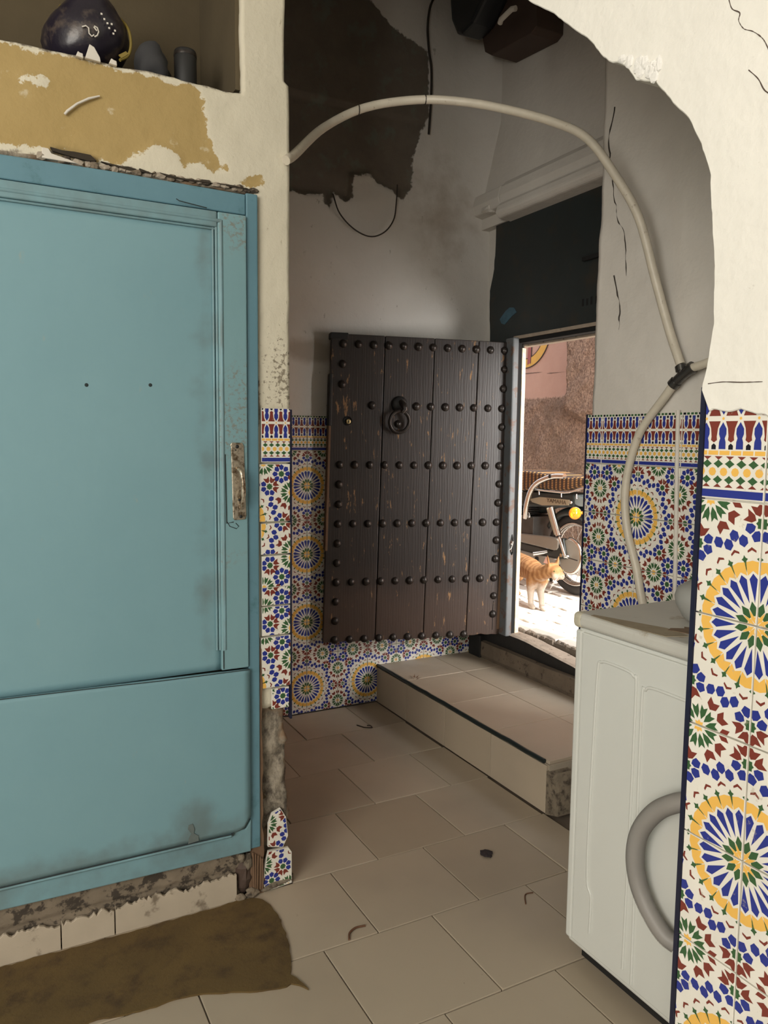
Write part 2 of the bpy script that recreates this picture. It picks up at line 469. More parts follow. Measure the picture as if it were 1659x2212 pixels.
M_bag = simple('dark_sack_plastic', (0.016, 0.013, 0.022), 0.3, 0.5, 12, 0.4, 30, c2=(0.075, 0.058, 0.05), thr=(0.5, 0.65))
M_bagyellow = simple('dull_yellow_band', (0.22, 0.16, 0.03), 0.6)
M_cloth = simple('dark_grey_cloth', (0.035, 0.035, 0.037), 0.9, 0.3, 14, 0.4, 40)
M_black = simple('black_rubber', (0.012, 0.012, 0.012), 0.6)
M_meter = simple('black_bakelite', (0.022, 0.024, 0.027), 0.4, 0.3, 12)
M_backboard = simple('brown_backboard', (0.075, 0.048, 0.036), 0.7, 0.2, 10)
M_leaf = simple('dry_leaf', (0.13, 0.06, 0.03), 0.8, 0.4, 60)
M_debris = simple('dark_scrap', (0.025, 0.018, 0.02), 0.8)

# street
M_paver = simple('dusty_paver', (0.60, 0.55, 0.49), 0.9, 0.15, 7, 0.5, 45)
M_paverbed = simple('paver_joint_dirt', (0.19, 0.155, 0.12), 0.95)
t = NT('terracotta_render')
n1 = t.noise(3.2, 5, 0.6); n2 = t.noise(34, 7, 0.75); n5 = t.noise(95, 5, 0.7)
rough_c = t.mix(t.ramp(t.noise(70, 6, 0.8, stretch=(1, 1, .8)), 0.36, 0.64), (0.22, 0.13, 0.09), (0.68, 0.47, 0.34))  # light and dark mottling painted in for the shading of the rough relief
rough_c = t.mix(t.math('MULTIPLY', t.ramp(n1, 0.50, 0.66), 0.5), rough_c, (0.26, 0.17, 0.11))
smooth_c = t.mix(t.noise(9, 5), (0.45, 0.285, 0.225), (0.54, 0.36, 0.29))
fl = t.ramp(t.math('ADD', t.attr('flat'), t.math('MULTIPLY', t.math('SUBTRACT', n2, 0.5), 0.05)), -0.012, 0.012)
c = t.mix(fl, rough_c, smooth_c)
ck = t.ramp(t.math('ADD', t.attr('line'), t.math('MULTIPLY', t.math('SUBTRACT', n5, 0.5), 0.006)), 0.003, 0.007, 1, 0)
c = t.mix(t.math('MULTIPLY', ck, 0.8), c, (0.08, 0.05, 0.04))
nb = t.n('ShaderNodeBump', i_Strength=t.math('SUBTRACT', 1.0, t.math('MULTIPLY', fl, 0.85)), i_Distance=0.03, i_Height=t.math('ADD', n2, n5))
t.t.links.new(nb.outputs[0], t.b.inputs['Normal'])
M_terra = t.set(c, 0.95)
M_terra_plain = simple('terracotta_plain', (0.50, 0.31, 0.21), 0.95, 0.15, 5, 0.5, 40)
M_sign_y = simple('yellow_paint', (0.60, 0.36, 0.07), 0.7, 0.15, 20)
M_sign_r = simple('red_paint', (0.30, 0.085, 0.075), 0.7, 0.15, 20)
M_sign_k = simple('dark_outline_paint', (0.045, 0.03, 0.025), 0.8)

M_chrome = simple('chrome', (0.72, 0.71, 0.69), 0.14, 0.06, Metallic=1.0)
M_greypaint = simple('moped_grey_paint', (0.25, 0.235, 0.205), 0.5, 0.1)
M_mopeddark = simple('moped_dark_green_paint', (0.02, 0.028, 0.028), 0.35, 0.25)
M_tyre = simple('tyre_rubber', (0.03, 0.028, 0.027), 0.8, 0.2, 30)
M_beigeplate = simple('beige_plate', (0.36, 0.32, 0.23), 0.5, 0.08)
M_bluegrey = simple('blue_grey_plastic', (0.24, 0.31, 0.33), 0.3, 0.08)
M_letter = simple('brown_lettering', (0.10, 0.07, 0.045), 0.6)
M_engine = simple('engine_alloy', (0.075, 0.072, 0.068), 0.5, 0.3, 20, Metallic=0.5)
t = NT('amber_lens')
M_amber = t.set((0.95, 0.30, 0.01), 0.12, Transmission_Weight=0.35, Emission_Color=(0, 0, 0))
t = NT('woven_seat_cover')
sep = t.n('ShaderNodeSeparateXYZ', i_Vector=t.pos)
wv = t.math('SINE', t.math('MULTIPLY', sep.outputs['Y'], 180.0)); wz = t.math('SINE', t.math('MULTIPLY', sep.outputs['Z'], 620.0))
w = t.math('MULTIPLY', t.ramp(wv, 0.0, 0.5), t.ramp(wz, -0.2, 0.3))
M_weave = t.set(t.mix(w, (0.045, 0.026, 0.019), (0.55, 0.30, 0.10)), 0.7)
# ------------------------------------------------------------------ tile print (zellige pattern, printed on square tiles)
TS = 0.157                                     # tile pitch
def pol(r, a, c=(0, 0)): return (c[0] + r * math.cos(a), c[1] + r * math.sin(a))
D2R = math.pi / 180

def clip(poly, u0, u1, v0, v1):
    for ax, lim, sg in ((0, u0, 1), (0, u1, -1), (1, v0, 1), (1, v1, -1)):
        out = []
        for i in range(len(poly)):
            a, b = poly[i - 1], poly[i]
            da, db = sg * (a[ax] - lim), sg * (b[ax] - lim)
            if (da >= 0) != (db >= 0):
                k = da / (da - db)
                out.append((a[0] + k * (b[0] - a[0]), a[1] + k * (b[1] - a[1])))
            if db >= 0: out.append(b)
        poly = out
        if len(poly) < 3: return []
    ar = 0.5 * sum(poly[i - 1][0] * poly[i][1] - poly[i][0] * poly[i - 1][1] for i in range(len(poly)))
    return poly if abs(ar) > 2e-5 else []

def zellige():
    W, B, R, G, Y, K = range(6)
    out = []
    # medallion at (0,0)
    for k in range(-1, 8):
        a = (k * 15 + 7.5) * D2R; e = 5.6 * D2R
        out.append((B, [pol(.19, a), pol(.385, a - e), pol(.43, a), pol(.385, a + e)]))
        h = 7.0 * D2R
        out.append((Y, [pol(.415, a - h), pol(.452, a), pol(.415, a + h), pol(.525, a + h), pol(.535, a), pol(.525, a - h)]))
        b = a + 7.5 * D2R
        out.append((G, [pol(.44, b), pol(.535, b - 1.4 * D2R), pol(.55, b - 3.2 * D2R), pol(.562, b - 1.2 * D2R), pol(.585, b), pol(.562, b + 1.2 * D2R), pol(.55, b + 3.2 * D2R), pol(.535, b + 1.4 * D2R)]))
        out.append((R, [pol(.645, a), pol(.618, a + 3.8 * D2R), pol(.600, a + 3.8 * D2R), pol(.620, a)]))
        out.append((R, [pol(.645, a), pol(.620, a), pol(.600, a - 3.8 * D2R), pol(.618, a - 3.8 * D2R)]))
    for k in range(-1, 4):
        a = (k * 30 + 15) * D2R
        out.append((G, [pol(.205, a), pol(.15, a + 13 * D2R), pol(.085, a + 6 * D2R), pol(.085, a - 6 * D2R), pol(.15, a - 13 * D2R)]))
        a = k * 30 * D2R
        out.append((Y, [pol(.145, a), pol(.07, a + 15 * D2R), pol(.02, a), pol(.07, a - 15 * D2R)]))
    # eight-petal rosettes
    ros = [((0, .835), 'a'), ((.835, 0), 'a'), ((.61, .61), 'a'), ((.825, .825), 'b'), ((1.175, .825), 'b'), ((.825, 1.175), 'b'), ((1.165, .61 + 0.0), 'x')][:6]
    for c, kind in ros:
        out.append((G, [pol(.058 if j % 2 == 0 else .044, (j * 22.5) * D2R, c) for j in range(16)]))
        toA = math.atan2(-c[1], -c[0])
        for j in range(8):
            a = (j * 45 + 22.5) * D2R if kind == 'a' else j * 45 * D2R
            dlt = (a - toA + math.pi) % (2 * math.pi) - math.pi
            colr = B if kind == 'b' else (B if abs(dlt) < 75 * D2R else R)
            if colr == B: pp = [pol(.062, a, c), pol(.092, a + 20.5 * D2R, c), pol(.140, a + 19 * D2R, c), pol(.166, a, c), pol(.140, a - 19 * D2R, c), pol(.092, a - 20.5 * D2R, c)]
            else: pp = [pol(.062, a, c), pol(.098, a + 21 * D2R, c), pol(.178, a + 17 * D2R, c), pol(.142, a, c), pol(.178, a - 17 * D2R, c), pol(.098, a - 21 * D2R, c)]
            out.append((colr, pp))
    # twelve-dart stars on the far edges
    for c in ((1, .5), (.5, 1)):
        out.append((Y, [pol(.058 if j % 2 == 0 else .038, j * 22.5 * D2R, c) for j in range(16)]))
        for j in range(12):
            a = (j * 30 + 15) * D2R
            out.append((G, [pol(.066, a, c), pol(.125, a + 13 * D2R, c), pol(.198, a + 9.5 * D2R, c), pol(.166, a, c), pol(.198, a - 9.5 * D2R, c), pol(.125, a - 13 * D2R, c)]))
            a = j * 30 * D2R
            q = pol(.26, a, c)
            if all(math.hypot(q[0] - r[0], q[1] - r[1]) > .185 for r, _ in ros) and math.hypot(*q) > .72:
                out.append((R, [pol(.205, a, c), pol(.245, a + 12 * D2R, c), pol(.315, a + 9.5 * D2R, c), pol(.280, a, c), pol(.315, a - 9.5 * D2R, c), pol(.245, a - 12 * D2R, c)]))
    # chains of blue hexagons round the medallion
    for deg, r in ((13.5, .70), (19.5, .755), (25.5, .70), (32, .755)):
        for a in (deg * D2R, (90 - deg) * D2R):
            c = pol(r, a)
            if any(math.hypot(c[0] - o[0], c[1] - o[1]) < .205 for o, _ in ros): continue
            out.append((B, [pol(.047 if j % 3 else .054, a + j * 60 * D2R, c) for j in range(6)]))
    return out

def border():
    W, B, R, G, Y, K = range(6)
    out = []
    out.append((B, [(0, .02), (1, .02), (1, .085), (0, .085)]))
    n = 9
    for i in range(-1, n + 1):
        x = (i + .5) / n; w = 1 / n
        out.append((Y, [pol(.037, j * 45 * D2R, (x, .235)) for j in range(8)]))
        for y in (.168, .302):
            x2 = x + w / 2
            out.append((G, [(x2 - .047, y), (x2 - .018, y + .02), (x2, y + .036), (x2 + .018, y + .02), (x2 + .047, y), (x2 + .018, y - .02), (x2, y - .036), (x2 - .018, y - .02)]))
        x2 = x + w / 2
        out.append((R, [(x2 - .04, .105), (x2 + .04, .105), (x2, .135)]))
        out.append((R, [(x2 - .04, .365), (x2, .335), (x2 + .04, .365)]))
        out.append((Y, [(x - w * .44, .376), (x + w * .44, .376), (x + w * .44, .412), (x - w * .44, .412)]))
    m = 6
    for i in range(-1, m + 1):
        x = (i + .5) / m; w = 1 / m
        for sgn in (1, -1):
            def Z(d): return .68 - sgn * d
            # blue vase (point at the mid line)
            vase = [(0, .03), (.035, .085), (.036, .13), (.022, .165), (.032, .195), (.034, .255), (-.034, .255), (-.032, .195), (-.022, .165), (-.036, .13), (-.035, .085)]
            out.append((B, [(x + p, Z(q)) for p, q in vase]))
            x2 = x + w / 2
            red = [(-.058, .022), (.058, .022), (.035, .08), (.026, .15), (.03, .18), (0, .20), (-.03, .18), (-.026, .15), (-.035, .08)]
            out.append((R, [(x2 + p, Z(q)) for p, q in red]))
            out.append((K, [(x2 - .022, Z(.258)), (x2 + .022, Z(.258)), (x2 + .022, Z(.225)), (x2, Z(.207)), (x2 - .022, Z(.225))]))
        out.append((Y, [pol(.013, j * 60 * D2R, (x, .68)) for j in range(6)]))
        out.append((G if i % 2 else K, [(x - w * .42, .95), (x - .01, .95), (x - .01, .992), (x - w * .42, .992)]))
        out.append((G, [(x + .01, .95), (x + w * .42, .95), (x + w * .42, .992), (x + .01, .992)]))
    return out
ZEL, BOR = zellige(), border()

def rot_poly(p, q):
    for _ in range(q): p = [(1 - y, x) for x, y in p]
    return p

_tile_cache = {}
def tile_mesh(kind, q=0, win=(0, 1, 0, 1), thick=0.009, gap=0.0022, outline=None):
    """a tile lying in local x (along), z (up), front towards local -y; origin at the tile's lower left corner"""
    key = (kind, q, win, outline is not None and tuple(outline))
    if key in _tile_cache: return _tile_cache[key]
    u0, u1, v0, v1 = win
    g = gap / 2 / TS
    mb = MB()
    x0, x1, z0, z1 = (u0 + g) * TS, (u1 - g) * TS, (v0 + g) * TS, (v1 - g) * TS
    if outline is None:
        b = 0.0009
        vs = [(x0, 0, z0), (x1, 0, z0), (x1, 0, z1), (x0, 0, z1), (x0, -thick + b, z0), (x1, -thick + b, z0), (x1, -thick + b, z1), (x0, -thick + b, z1),
              (x0 + b, -thick, z0 + b), (x1 - b, -thick, z0 + b), (x1 - b, -thick, z1 - b), (x0 + b, -thick, z1 - b)]
        fs = [(8, 9, 10, 11), (0, 1, 5, 4), (1, 2, 6, 5), (2, 3, 7, 6), (3, 0, 4, 7), (4, 5, 9, 8), (5, 6, 10, 9), (6, 7, 11, 10), (7, 4, 8, 11)]
        mb.add(vs, fs, 0)
    else:
        mb.prism([(p[0] * TS, p[1] * TS) for p in outline], 'y', -thick, 0, 0)
    cl = (u0 + g * 1.6, u1 - g * 1.6, v0 + g * 1.6, v1 - g * 1.6)
    for c, p in (ZEL if kind == 'z' else BOR):
        p = clip(rot_poly(p, q), *cl)
        if outline is not None and p:
            for i in range(len(outline)):            # convex outline, counter-clockwise
                a, b2 = outline[i - 1], outline[i]
                nx, ny = -(b2[1] - a[1]), b2[0] - a[0]
                ln = math.hypot(nx, ny); out = []
                f = lambda s: ((s[0] - a[0]) * nx + (s[1] - a[1]) * ny) / ln - .01
                for j in range(len(p)):
                    s, e = p[j - 1], p[j]; ds, de = f(s), f(e)
                    if (ds >= 0) != (de >= 0):
                        k = ds / (ds - de); out.append((s[0] + k * (e[0] - s[0]), s[1] + k * (e[1] - s[1])))
                    if de >= 0: out.append(e)
                p = out
                if len(p) < 3: break
        if len(p) < 3: continue
        mb.add([(x * TS, -thick - 0.00022, z * TS) for x, z in p], [tuple(range(len(p)))], c)
    me = mb.mesh('tile', PRINT)
    # face the print outward
    for pl in me.polygons:
        if abs(pl.normal.y) > .9 and pl.normal.y > 0 and pl.center.y < -thick + 1e-4: pl.flip()
    _tile_cache[key] = me
    return me

def put_tile(me, M, parent, jit=0.0006):
    o = bpy.data.objects.new('tile', me)
    o.matrix_basis = M @ Matrix.Translation((0, random.uniform(-jit, jit), 0)) @ Matrix.Rotation(random.uniform(-.003, .003), 4, 'Y')
    COL.objects.link(o); o.parent = parent
    return o

def frame(origin, along):
    """local x along the wall, z up, -y out of the wall (along x up = out... chosen by caller)"""
    a = Vector(along).normalized(); z = Vector((0, 0, 1)); y = z.cross(a)
    M = Matrix((a, y, z)).transposed().to_4x4(); M.translation = Vector(origin)
    return M

def dado(parent, origin_at, along, u_lo, u_hi, u_ref, z_top, z_ref, z_lo, n_border=True):
    """tiles on a wall; u runs along `along`; medallion corners at u_ref + 2k*TS, z_ref + 2k*TS"""
    k0 = math.floor((u_lo - u_ref) / TS + 1e-6); k1 = math.ceil((u_hi - u_ref) / TS - 1e-6)
    for k in range(k0, k1):
        ua = u_ref + k * TS
        w0, w1 = max(0, (u_lo - ua) / TS), min(1, (u_hi - ua) / TS)
        if w1 - w0 < .04: continue
        put_tile(tile_mesh('b', 0, (round(w0, 3), round(w1, 3), 0, 1)), frame(origin_at(ua, z_top - TS), along), parent)
        r = 0
        while True:
            zb = z_top - TS * (r + 2)
            j = round((zb - z_ref) / TS)
            v0 = max(0, (z_lo - zb) / TS)
            if v0 > .95: break
            ke, je = k % 2 == 0, j % 2 == 0
            # which corner of this tile is a medallion centre
            q = {(True, True): 0, (False, True): 1, (False, False): 2, (True, False): 3}[(ke, je)]
            put_tile(tile_mesh('z', q, (round(w0, 3), round(w1, 3), round(v0, 3), 1)), frame(origin_at(ua, zb), along), parent)
            r += 1
            if v0 > 0: break

# ------------------------------------------------------------------ floor
fb = MB()
fb.box(-3.2, 2.45, -3.2, 3.4, -0.12, -0.006)
floor = tag(fb.build('floor', M_grout_dark), 'beige tiled floor of the passage, tiles laid in staggered rows', 'floor', kind='structure')
rows = [0.397, 0.713, 1.03, 1.346, 1.663, 1.972, 2.295, 2.612, 2.93, 3.225]
tile_cache = {}
for ri in range(len(rows) - 1):
    y0, y1 = rows[ri], rows[ri + 1]
    off = 0.727 if (ri % 2 == 1) else 0.883
    for k in range(-6, 5):
        x0, x1 = off + k * 0.3165, off + (k + 1) * 0.3165
        x0 = max(x0, 0.766 if ri >= 5 else -0.75); x1 = min(x1, 1.684)
        if x1 - x0 < 0.02: continue
        yy1 = y1
        g = 0.0016
        mb = MB(); tz = random.uniform(-0.0012, 0.0012)
        mb.box(x0 + g, x1 - g, y0 + g, yy1 - g, -0.012, 0.0)
        o = mb.build('tile', M_floor, floor, bevel=0.0018)
        o.location.z = tz

# ------------------------------------------------------------------ step before the street door
SH = 0.184
sb = MB()
sb.prism([(1.962, 0), (1.962, SH - .012), (3.228, SH - .012), (3.228, 0)], 'x', 1.694, 2.26)
step = tag(sb.build('step', M_grout), 'raised beige tiled step across the passage below the street door', 'step', kind='structure')
ry = [1.966, 2.289, 2.613, 2.939, 3.226]
for i in range(4):                                   # riser tiles
    MB().box(1.685, 1.694, ry[i] + .0015, ry[i + 1] - .0015, 0.002, SH - .014).build('tile', M_floor, step, bevel=0.001)
ty1, ty2 = [1.966, 2.283, 2.60, 2.945, 3.224], [1.966, 2.283, 2.605, 2.945, 3.224]
for a, b, ys in ((1.698, 2.004, ty1), (2.007, 2.255, ty2)):
    for i in range(4):
        o = MB().box(a, b, ys[i] + .0015, ys[i + 1] - .0015, SH - .012, SH).build('tile', M_floor, step, bevel=0.0015)
        o.location.z = random.uniform(-.001, .001)
pts = [(1.690, y, SH - .005) for y in np.linspace(1.985, 3.222, 26)]
nos = MB().tube([(p[0] + random.uniform(-.0015, .0015), p[1], p[2] + random.uniform(-.0015, .0015)) for p in pts], 0.0085, 8)
tag(nos.build('nosing', M_nosing, step), 'dark chipped edging strip')
mb = MB()
mb.prism([(1.90, .02), (1.965, .0), (1.965, SH - .03), (1.94, SH - .05), (1.915, SH - .02), (1.90, SH - .06)], 'x', 1.684, 1.775)
tag(mb.build('broken_end', M_rawmortar, step), 'broken mortar end of the step')

# ------------------------------------------------------------------ passage left wall (behind the studded door)
def passage_disp(U, V):
    d = 0.006 * fbm(U * 2.5, V * 2.5, 3) + 0.002 * fbm(U * 14, V * 14, 5)
    pe = np.clip((sdf(U, V, STAIN) + 0.02 * fbm(U * 16, V * 16, 21)) / 0.012, 0, 1)
    d = d - 0.014 * pe * (V < 2.75) + 0.003 * pe * fbm(U * 22, V * 22, 33)
    R = 0.16
    x = np.clip(U - (2.245 - R), 0, R)
    cov = R - np.sqrt(np.maximum(R * R - x * x, 0))
    d = d + cov * np.clip((V - 2.42) / 0.35, 0, 1)
    return np.where(V < 1.372, -0.004, d)
STAIN = [(0.9, 3.2), (1.62, 3.209), (1.738, 3.122), (1.922, 3.065), (1.935, 2.781), (1.88, 2.666), (1.844, 2.567), (1.858, 2.496), (1.841, 2.442), (1.793, 2.372), (1.76, 2.398), (1.748, 2.417), (1.664, 2.434), (1.628, 2.469), (1.546, 2.446), (1.536, 2.344), (1.502, 2.319), (1.449, 2.361), (1.427, 2.288), (1.40, 2.304), (1.396, 2.347), (1.312, 2.33), (0.9, 2.338)]
def smear_shade_f(U, V):
    a = 1 - np.hypot((U - 1.33) / .13, (V - 1.66) / .05)
    b = 1 - np.hypot((U - 2.02) / .30, (V - 2.35) / .40)  # shade beside the lintel, put into the wall colour
    return np.maximum(a * 0.12, np.maximum(b * 0.10 - .07, -0.3))
wpl = grid('wall_passage_left', M_passage, (0, 3.23, 0), (1, 0, 0), (0, 0, 1), np.arange(0.55, 2.36, 0.0125), np.arange(0, 3.62, 0.0125), passage_disp, None,
           {'peel': lambda U, V: sdf(U, V, STAIN), 'smear': smear_shade_f}, thick=0.05)
tag(wpl, 'whitewashed passage wall with a dark peeled patch and mosaic dado behind the studded door', 'wall', kind='structure')
dado(wpl, lambda u, z: (u, 3.232, z), (1, 0, 0), 0.95, 2.25, 1.319, 1.374, 1.060, 0.004)

# ------------------------------------------------------------------ passage right wall (behind the washing machine)
CRACK = [(1.86, 2.30), (1.875, 2.21), (1.865, 2.12), (1.845, 2.02), (1.83, 1.96), (1.80, 1.90), (1.79, 1.78)]
def right_disp(U, V):
    d = 0.014 * fbm(U * 3.4, V * 3.4, 41) + 0.0018 * fbm(U * 15, V * 15, 45)
    return np.where(V < 1.36, -0.004, d)
def right_warp(U, V):
    e = np.clip((U - 1.86) / 0.045, 0, 1)
    return U + e * 0.010 * fbm(U * 0 + 3.3, V * 6, 47), V
wpr = grid('wall_passage_right', M_grey, (1.775, 0, 0), (0, -1, 0), (0, 0, 1), np.arange(-1.905, -0.10, 0.0125), np.arange(0, 3.62, 0.0125),
           lambda U, V: right_disp(-U, V), None, None, thick=0.05,
           warp=lambda U, V: (-right_warp(-U, V)[0], V))
tag(wpr, 'grey plastered wall with a mosaic dado behind the washing machine', 'wall', kind='structure')
MB().box(1.79, 2.30, 1.78, 1.90, 0.0, 3.6).build('return', M_grey, wpr)
for cpts in (CRACK, [(1.84, 1.79), (1.81, 1.70), (1.80, 1.62)]):
    cp = catmull([(1.7742 - .014 * float(fbm(y * 3.4, z * 3.4, 41)), y, z) for y, z in cpts], 10)
    cp = [p + Vector((0, .004 * float(vnoise(p.z * 55, 1.0, 3)), 0)) for p in cp]
    MB().tube(cp, [.0003 + .0017 * max(0, float(vnoise(i * .45, 2.0, 5)) + .45) for i in range(len(cp))], 6).build('crack', M_wire, wpr)
dado(wpr, lambda u, z: (1.777, -u, z), (0, -1, 0), -1.92, -0.45, -1.693, 1.361, 1.047, 0.004)
tag(MB().box(1.766, 1.779, 1.918, 1.924, 0.0, 1.362).build('edge_strip', M_trim_dark, wpr), 'dark tile edge strip')

# ------------------------------------------------------------------ arch wall, front face towards the camera side
ARCH = [(.722, 1.30), (.724, 1.356), (.716, 1.392), (.710, 1.434), (.713, 1.50), (.718, 1.554), (.727, 1.627), (.743, 1.674), (.768, 1.711), (.811, 1.763), (.828, 1.783), (.866, 1.800), (.885, 1.822), (.922, 1.851), (.986, 1.915), (1.055, 1.977), (1.123, 2.031), (1.3, 2.19), (1.5, 2.36), (1.7, 2.52), (1.85, 2.60), (1.975, 2.63)]
fine = []
for (a, b) in zip(ARCH[:-1], ARCH[1:]):
    n = max(2, int(math.hypot(b[0] - a[0], b[1] - a[1]) / 0.008))
    for i in range(n):
        y, z = a[0] + (b[0] - a[0]) * i / n, a[1] + (b[1] - a[1]) * i / n
        w = float(fbm(y * 30 + 5, z * 30, 77)) * 0.006
        fine.append((y + w * .6, z - w * .6))
fine.append(ARCH[-1])
mb = MB()
mb.prism([(-1.8, 0), (-1.8, 3.05), (1.975, 3.05)] + [(y, z) for y, z in fine[::-1]][:-1] + [(.722, 1.30), (.722, 0)], 'x', 0.878, 1.00)
wa = tag(mb.build('wall_arch', M_arch), 'cream plastered wall with a rough arched opening into the passage', 'wall', kind='structure')
# plaster coat lapping over the top of the tiles
lip = [(-1.8, 1.345)]
for y in np.arange(-1.78, .714, .006): lip.append((float(y), 1.320 + 0.018 * float(fbm(y * 22, 3.1, 81, 5)) - 0.05 * max(0, 1 - abs(y - .575) / .05) - .02 * max(0, 1 - abs(y - .44) / .05)))
coat = lip + [(y, z) for y, z in fine if z > 1.345] + [(1.975, 3.05), (-1.8, 3.05)]
mb = MB(); mb.prism(coat, 'x', 0.8655, 0.879)
tag(mb.build('plaster_coat', M_arch, wa, bevel=0.0015, seg=1), 'cream plaster coat with a ragged lower edge over the tiles')
def lump(c, r, seed, n=10):
    mb = MB(); mb.sphere((0, 0, 0), 1.0, n)
    mb.v = [tuple(c[i] + p[i] * r[i] * (1 + 0.30 * float(vnoise(p[0] * 1.7 + seed, p[1] * 1.7 + p[2] * 2.3, seed))) for i in range(3)) for p in mb.v]
    mb.s = [False] * len(mb.s)
    return mb
rg = random.Random(11)
for k in range(22):
    t_ = rg.random(); y = .826 + .066 * t_ + rg.uniform(-.006, .006); z = 1.790 + .050 * t_ ** 1.3 + rg.uniform(-.004, .016)
    tag(lump((.8652, y, z), (.0032, rg.uniform(.004, .009), rg.uniform(.004, .011)), k + 3, 8).build('plaster_lump', M_chip, wa), 'broken white plaster on the arch edge')
for cpts in ([(0.711, 1.837), (0.705, 1.824), (0.695, 1.814), (0.696, 1.805), (0.686, 1.792), (0.674, 1.784), (0.664, 1.773), (0.656, 1.762), (0.645, 1.74)], [(0.676, 1.739), (0.661, 1.723), (0.653, 1.706), (0.640, 1.695)], [(0.714, 1.356), (0.691, 1.357), (0.663, 1.355), (0.633, 1.354)]):
    cp = catmull([(.8652, y + .002 * float(vnoise(z * 90, y * 50, 3)), z) for y, z in cpts], 5)
    tag(MB().tube(cp, [.0003 + .0006 * abs(float(vnoise(i * .8, 2.0, 5))) for i in range(len(cp))], 5).build('crack', M_backboard, wa), 'thin brown crack in the arch plaster')
dado(wa, lambda u, z: (0.8785, -u, z), (0, -1, 0), -0.719, 0.80, -0.624, 1.360, 1.045, 0.004)
tag(MB().box(0.868, 0.884, .7185, .7255, 0.0, 1.352).build('edge_strip', M_trim_dark, wa), 'dark tile edge strip')

# ------------------------------------------------------------------ left wall: door wall, plastered pillar and open niche
OCHRE = [(-0.45, 2.16), (0.081, 2.146), (0.514, 2.134), (0.53, 2.105), (0.541, 2.037), (0.552, 1.994), (0.594, 1.953), (0.556, 1.937), (0.523, 1.954), (0.482, 1.938), (0.464, 1.966), (0.407, 1.982), (0.35, 1.933), (0.304, 1.917), (0.259, 1.926), (0.207, 1.925), (0.16, 1.929), (0.074, 1.925), (-0.45, 1.92)]
OCH2 = [(0.618, 1.927), (0.647, 1.943), (0.677, 1.946), (0.682, 1.93), (0.662, 1.92), (0.637, 1.919)]
def ochre_f(U, V):
    o = np.maximum(sdf(U, V, OCHRE), sdf(U, V, OCH2))
    w = sdf(U, V, [(0.108, 2.077), (0.146, 2.086), (0.188, 2.075), (0.164, 2.06), (0.126, 2.062)])
    top = 2.137 + 0.012 * fbm(U * 18, V * 0, 91) - V
    return np.minimum(np.minimum(o, -w + .002), top)
def raw_f(U, V):
    a = np.minimum(0.520 - V, 0.05) 
    b = 0.5 * (1.905 - V) * (U < .66)  + -1 * (U >= .66)
    c = np.where(U < .678, 1.40 - V, -1) * 0.05 + (0.674 - U) - .004
    d = -np.abs(V - 2.146) + 0.006
    return np.maximum(np.maximum(np.where(U > .655, a, -1), np.where(V > 1.88, b, -1)), np.maximum(np.where((V < 1.9) & (V > 1.3), c, -1), np.where(U < .60, d, -1)))
def grime_f(U, V):
    a = 0.03 - 0.55 * np.hypot((U - .738) * 1.0, (V - 1.44) * 0.55)
    return np.maximum(a, -.2)
def left_disp(U, V):
    d = 0.004 * fbm(U * 3, V * 3, 61) + 0.0015 * fbm(U * 20, V * 20, 65)
    d = d - 0.0035 * np.clip(ochre_f(U, V) / .004, 0, 1)
    gap = sdf(U, V, [(0.176, 1.926), (0.227, 1.928), (0.267, 1.927), (0.30, 1.913), (0.36, 1.906), (0.52, 1.906), (0.52, 1.900), (0.27, 1.905), (0.179, 1.912)])
    d = d - 0.02 * np.clip((gap + .004 * fbm(U * 40, V * 40, 70)) / .004, 0, 1)
    low = np.clip((0.535 - V) / .01, 0, 1)
    d = d + low * (-0.014 + 0.022 * fbm(U * 16, V * 9, 71) + 0.016 * fbm(U * 45, V * 26, 73))
    til = (V > .535) & (V < 1.352)
    return np.where(til, -0.006, d)
def left_keep(U, V):
    door = (U < .664) & (V < 1.897)
    niche = (U < .628) & (V > 2.146) & (V < 2.85)
    return ~(door | niche)
def left_warp(U, V):
    r = 0.754 + 0.004 * fbm(V * 7, U * 0 + 1.7, 101, 5)
    r = r + np.where(V > 2.19, -0.012, 0) + np.where(V < .53, -0.006 + .008 * fbm(V * 9, U * 0 + 4.1, 103), 0)
    k = np.clip((U - .70) / .056, 0, 1)
    U2 = U + k * (r - .756)
    e = np.exp(-((U - .628) / .03) ** 2) * np.clip((V - 2.146) / .02, 0, 1)
    U2 = U2 + e * 0.007 * fbm(V * 10, U * 0 + 8.8, 107)
    e2 = np.exp(-((V - 2.146) / .02) ** 2)
    V2 = V + e2 * (0.008 * fbm(U * 12, V * 0, 109)) * (U < .63)
    e3 = np.exp(-((V - 1.897) / .015) ** 2) * (U < .664)
    V2 = V2 + e3 * 0.008 * fbm(U * 14, V * 0 + 2, 111)
    return U2, V2
wl = grid('wall_left', M_leftwall, (0, 1.976, 0), (1, 0, 0), (0, 0, 1), np.arange(-0.52, 0.7581, 0.009), np.concatenate([np.arange(0, 3.05, 0.009)]), left_disp, left_keep,
          {'ochre': ochre_f, 'raw': raw_f, 'grime': grime_f}, thick=0.035, warp=left_warp)
tag(wl, 'ochre and cream plastered wall with a narrow pillar and an open niche above the blue door', 'wall', kind='structure')
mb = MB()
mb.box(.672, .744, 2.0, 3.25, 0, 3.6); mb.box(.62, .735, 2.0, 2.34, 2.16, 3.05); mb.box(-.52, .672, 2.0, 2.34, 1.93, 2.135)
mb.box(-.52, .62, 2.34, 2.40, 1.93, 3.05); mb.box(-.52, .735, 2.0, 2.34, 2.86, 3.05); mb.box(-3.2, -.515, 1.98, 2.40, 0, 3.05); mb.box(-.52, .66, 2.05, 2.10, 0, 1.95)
mb.build('masonry', M_niche, wl)
